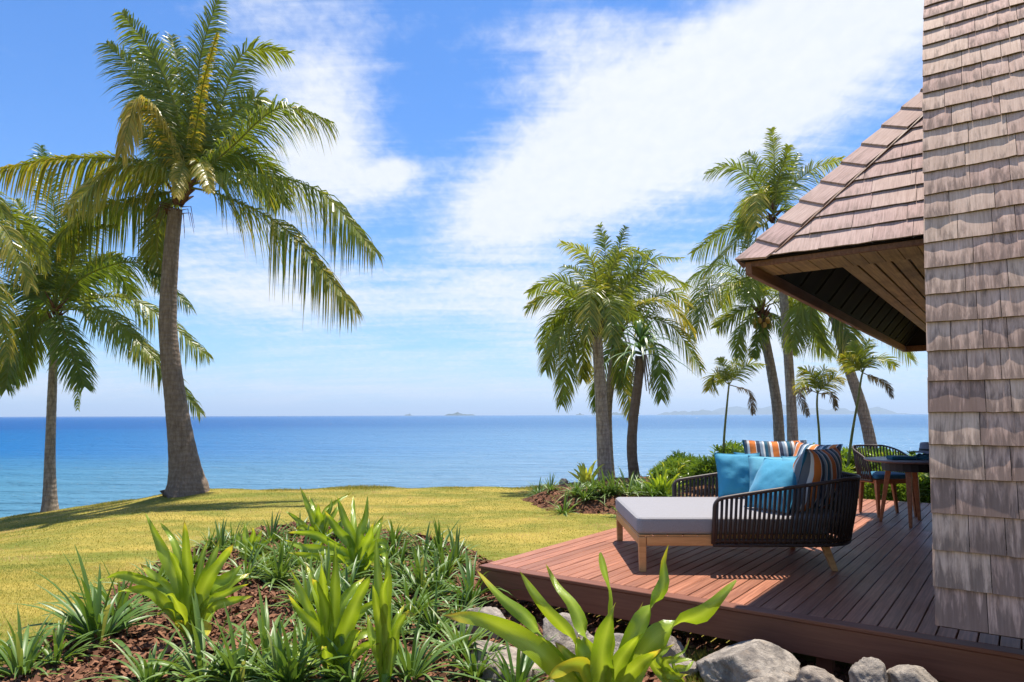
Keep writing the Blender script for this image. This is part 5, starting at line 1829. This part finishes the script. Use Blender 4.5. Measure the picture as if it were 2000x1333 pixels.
back = [(3.05, 13.4, 1.0), (3.6, 12.9, 1.12), (4.15, 13.1, 1.2), (4.75, 13.2, 1.25), (5.3, 12.9, 1.25), (3.5, 14.2, 1.1), (4.6, 14.2, 1.2), (5.7, 13.8, 1.2), (2.75, 12.7, .8), (6.2, 13.0, 1.15), (6.6, 12.2, 1.05), (7.2, 12.6, 1.0), (7.9, 12.4, 1.0), (6.9, 13.4, 1.15), (8.4, 13.0, 1.0)]
marks3 = [('the screw pine', 1246, 935), ('the blue pillows', 1440, 900), ('the striped cushions', 1590, 880), ('the dining chair', 1725, 900), ('the shingled roof', 1822, 900)]
labs = near_labels('leafy green shrub', [proj((x, y, .5)) for x, y, s in back], marks3, None)
for k, (x, y, s) in enumerate(back):
    shrub(k, x, y, s * (.86 if 1000 + F * x / y < 1425 else .95), labs[k], GS, (4 + k % 2) if 1000 + F * x / y < 1425 and k != 8 else None)
front = [(4.75, 11.35, .78), (5.2, 11.25, .85), (5.65, 11.1, .80), (6.1, 10.95, .85), (6.55, 10.85, .8), (4.4, 11.6, .75), (7.0, 10.9, .85), (5.4, 11.8, .9), (6.3, 11.5, .9)]
labs = near_labels('low narrow leaved plant', [proj((x, y, .3)) for x, y, s in front], [(n_, x_, y_ + 60) for n_, x_, y_ in marks3[1:]], None)
for k, (x, y, s) in enumerate(front):
    shrub(k, x, y, s, labs[k], 'low narrow leaved plants along the far deck edge', 4 + k % 2)
local_lily('light green lily behind the table legs at the far deck edge', None, (6.75, 11.3, zb2(6.75, 11.3)), 14, .62, .07, 65, 'crinum', 'lilies at the far deck edge')
local_lily('light green lily between the daybed and the dining chair at the far deck edge', None, (5.25, 11.5, zb2(5.25, 11.5)), 12, .55, .06, 66, 'crinum', 'lilies at the far deck edge')

# ---------------------------------------------------------------- rocks beside the deck


def rock(label, c, r, seed, name='rock', cuts=18):
    """a broken boulder: a rounded block cut by random planes, with weathered relief"""
    rs = random.Random(seed)
    import bmesh
    bm = bmesh.new(); bmesh.ops.create_icosphere(bm, subdivisions=5, radius=1)
    pl = []
    for k in range(cuts):
        n_ = nrm(np.array([rs.gauss(0, 1), rs.gauss(0, 1), rs.gauss(0, .8)])); pl.append((n_, rs.uniform(.55, .86)))
    V = np.array([v.co[:] for v in bm.verts]); Fc = [[v.index for v in f.verts] for f in bm.faces]; bm.free()
    rr_ = np.full(len(V), 1.05)
    for n_, d in pl:
        q = V @ n_
        rr_ = np.where(q > .05, np.minimum(rr_, d / np.maximum(q, .05)), rr_)
    nz_ = np.array([mnoise.noise(Vector(v * 2.2 + seed)) * .05 + mnoise.noise(Vector(v * 6 + seed)) * .035 + mnoise.noise(Vector(v * 15 + seed)) * .02 for v in V])
    P_ = V * (rr_ + nz_)[:, None] * np.array(r)
    an = rs.uniform(0, 3.14); ca, sa = math.cos(an) , math.sin(an)
    o = obj(name, P_ + np.array(c), Fc, MT['rock'], None, False, None, c)
    o.data.polygons.foreach_set('use_smooth', [True] * len(o.data.polygons))
    return tag(o, label, 'rock', 'rocks along the front of the deck')


def rk(label, x0, x1, y0, y1, Y, seed, depth=1.25, cuts=14):
    """a rock filling a box of pixels at the distance Y"""
    a, b_ = atY(x0, y1, Y), atY(x1, y0, Y)
    c = (a + b_) / 2; w, h = (b_[0] - a[0]) / 2, (b_[2] - a[2]) / 2
    rock(label, c - UP * h * .25, (w * 1.05, w * depth, h * 1.2), seed, 'rock', cuts)


rk('grey rock with a tan top at the deck corner, partly under the long lily leaf', 882, 1000, 1180, 1250, 5.25, 3)
rk('flat pale rock at the bottom between the grassy clumps and the big lily', 892, 1068, 1250, 1350, 4.55, 8, 1.3)
rk('rounded tan and grey rock behind the big lily, under the deck edge', 1040, 1175, 1203, 1290, 4.9, 12, 1.1)
rk('low grey rock right of the big lily leaves in the deck shade', 1158, 1270, 1238, 1320, 4.6, 17, .7)
rk('dark grey rock behind the wide right hand lily leaf', 1245, 1342, 1232, 1310, 4.8, 19, .7)
rk('small orange tan rock just left of the big angular boulder', 1298, 1376, 1282, 1320, 4.45, 22, .8)
rk('big angular blue grey boulder half in the shade below the deck', 1368, 1562, 1256, 1370, 4.15, 41, 1.25, 11)
rk('small flat pale stone at the bottom edge before the angular boulder', 1425, 1535, 1322, 1360, 3.8, 29, .6)
rk('low brown and grey rock at the bottom right of the angular boulder', 1555, 1668, 1302, 1370, 4.0, 33, 1.2)
rk('upright blue grey rock at the bottom near the deck front', 1664, 1742, 1286, 1380, 3.85, 37, 1.1)
rk('brown rock in shade at the lower right corner', 1735, 1850, 1305, 1390, 3.75, 43, 1.1)
rk('small grey rock half buried below the flat pale rock', 1060, 1150, 1300, 1370, 4.2, 47, .8)
rk('dark stone behind the yellow leaved plant at the far bed', 1092, 1112, 931, 950, 15.6, 51, .9)

# ---------------------------------------------------------------- grass blades on the lawn
L1 = [deck_poly for deck_poly in (np.array([(D0 + DF * a + DB * b_)[:2] for a, b_ in ((0, 0), (DW, 0), (DW, DL), (0, DL))]),)]


def grass(n, y0, y1, hmin, hmax, w, name, seed):
    r_ = np.random.default_rng(seed)
    y = np.sqrt(r_.uniform(y0 * y0, y1 * y1, n)); x = r_.uniform(-1.15, .60, n) * y
    ok = (poly_sd(BED1, x, y) < .05 + r_.normal(0, .04, n)) & (poly_sd(BED2, x, y) < .03 + r_.normal(0, .04, n)) & (poly_sd(L1[0], x, y) < -.0)
    ok &= y < np.interp(x, YEX, YEY) + .15
    x, y = x[ok], y[ok]; n = len(x)
    pn = np.array([mnoise.noise((a * .9, b_ * 1.6, 0.0)) + .5 * mnoise.noise((a * 3.1, b_ * 5, 2.0)) for a, b_ in zip(x[::1], y[::1])]) if n < 400000 else np.zeros(n)
    z = hz(x, y) - .004
    h = r_.uniform(hmin, hmax, n) * (1 + .2 * pn); a = r_.uniform(0, 6.283, n); ln = r_.uniform(.2, 1.1, n)
    d = np.stack([np.cos(a), np.sin(a), 0 * a], -1); s = np.stack([-np.sin(a), np.cos(a), 0 * a], -1)
    b_ = np.stack([x, y, z], -1)
    V = np.stack([b_ - s * w, b_ + s * w, b_ + d * (h * ln)[:, None] + UP * h[:, None]], 1)
    tone = np.clip(.40 + .75 * pn + .25 * np.maximum(np.sin(x * .8 + y * 2.1 + 2 * np.sin(x * .5)), .4) + .45 * np.array([max(0, mnoise.noise((a * .33 + 7, b_ * .8, 5.0)) - .12) for a, b_ in zip(x, y)]) + r_.normal(0, .12, n) - .12, 0, 1)
    return fast_mesh(name, V, 3, MT['blade'], tone)


grass(240000, 3.6, 8.0, .010, .024, .0028, 'grass', 11)
grass(190000, 8.0, 16.6, .012, .026, .0050, 'grass', 12)


def grass_patch(poly, n, h0, h1, w, zf, name, seed, tone0=.2):
    r_ = np.random.default_rng(seed)
    lo, hi = poly.min(0), poly.max(0)
    p = r_.uniform(lo, hi, (n, 2)); p = p[poly_sd(poly, p[:, 0], p[:, 1]) > 0]; n = len(p)
    z = zf(p[:, 0], p[:, 1])
    h = r_.uniform(h0, h1, n); a = r_.uniform(0, 6.283, n); ln = r_.uniform(.2, .9, n)
    d = np.stack([np.cos(a), np.sin(a), 0 * a], -1); s = np.stack([-np.sin(a), np.cos(a), 0 * a], -1)
    b_ = np.c_[p, z]
    V = np.stack([b_ - s * w, b_ + s * w, b_ + d * (h * ln)[:, None] + UP * h[:, None]], 1)
    return fast_mesh(name, V, 3, MT['blade'], np.clip(tone0 + r_.normal(0, .15, n), 0, 1))


grass_patch(smooth_poly([g(1290, 1345), g(1300, 1300), g(1360, 1285), g(1420, 1300), g(1440, 1360), g(1350, 1400)], 40), 7000, .03, .09, .0025, z1, 'grass', 15, .18)
# rough grass along the top of the bank
r_ = np.random.default_rng(5)
n = 26000
x = r_.uniform(-13.5, 2.5, n); y = np.interp(x, YEX, YEY) + r_.normal(-.12, .22, n)
z = hz(x, y); h = r_.uniform(.025, .07, n) * np.clip(.6 + .9 * np.sin(x * 2.3) * np.sin(x * .9 + 1), .25, 1.4); a = r_.uniform(0, 6.283, n); ln = r_.uniform(.2, .9, n)
d = np.stack([np.cos(a), np.sin(a), 0 * a], -1); s = np.stack([-np.sin(a), np.cos(a), 0 * a], -1); b_ = np.stack([x, y, z - .01], -1)
fast_mesh('grass', np.stack([b_ - s * .006, b_ + s * .006, b_ + d * (h * ln)[:, None] + UP * h[:, None]], 1), 3, MT['blade'], np.clip(.3 + r_.normal(0, .2, n), 0, 1))

# ---------------------------------------------------------------- air: a thin even haze round the whole scene
hm = bpy.data.materials.new('haze'); hm.use_nodes = True
t = hm.node_tree; t.nodes.clear()
pv = t.nodes.new('ShaderNodeVolumePrincipled')
pv.inputs['Color'].default_value = (.66, .82, 1.0, 1)
pv.inputs['Density'].default_value = 1.5e-4
pv.inputs['Anisotropy'].default_value = 0.2
ho = t.nodes.new('ShaderNodeOutputMaterial'); t.links.new(pv.outputs[0], ho.inputs['Volume'])
mb = MB(); mb.box([-31000, -1000, -6.5], [62000, 0, 0], [0, 32000, 0], [0, 0, 260])
tag(mb.build('haze', hm), kind='stuff')
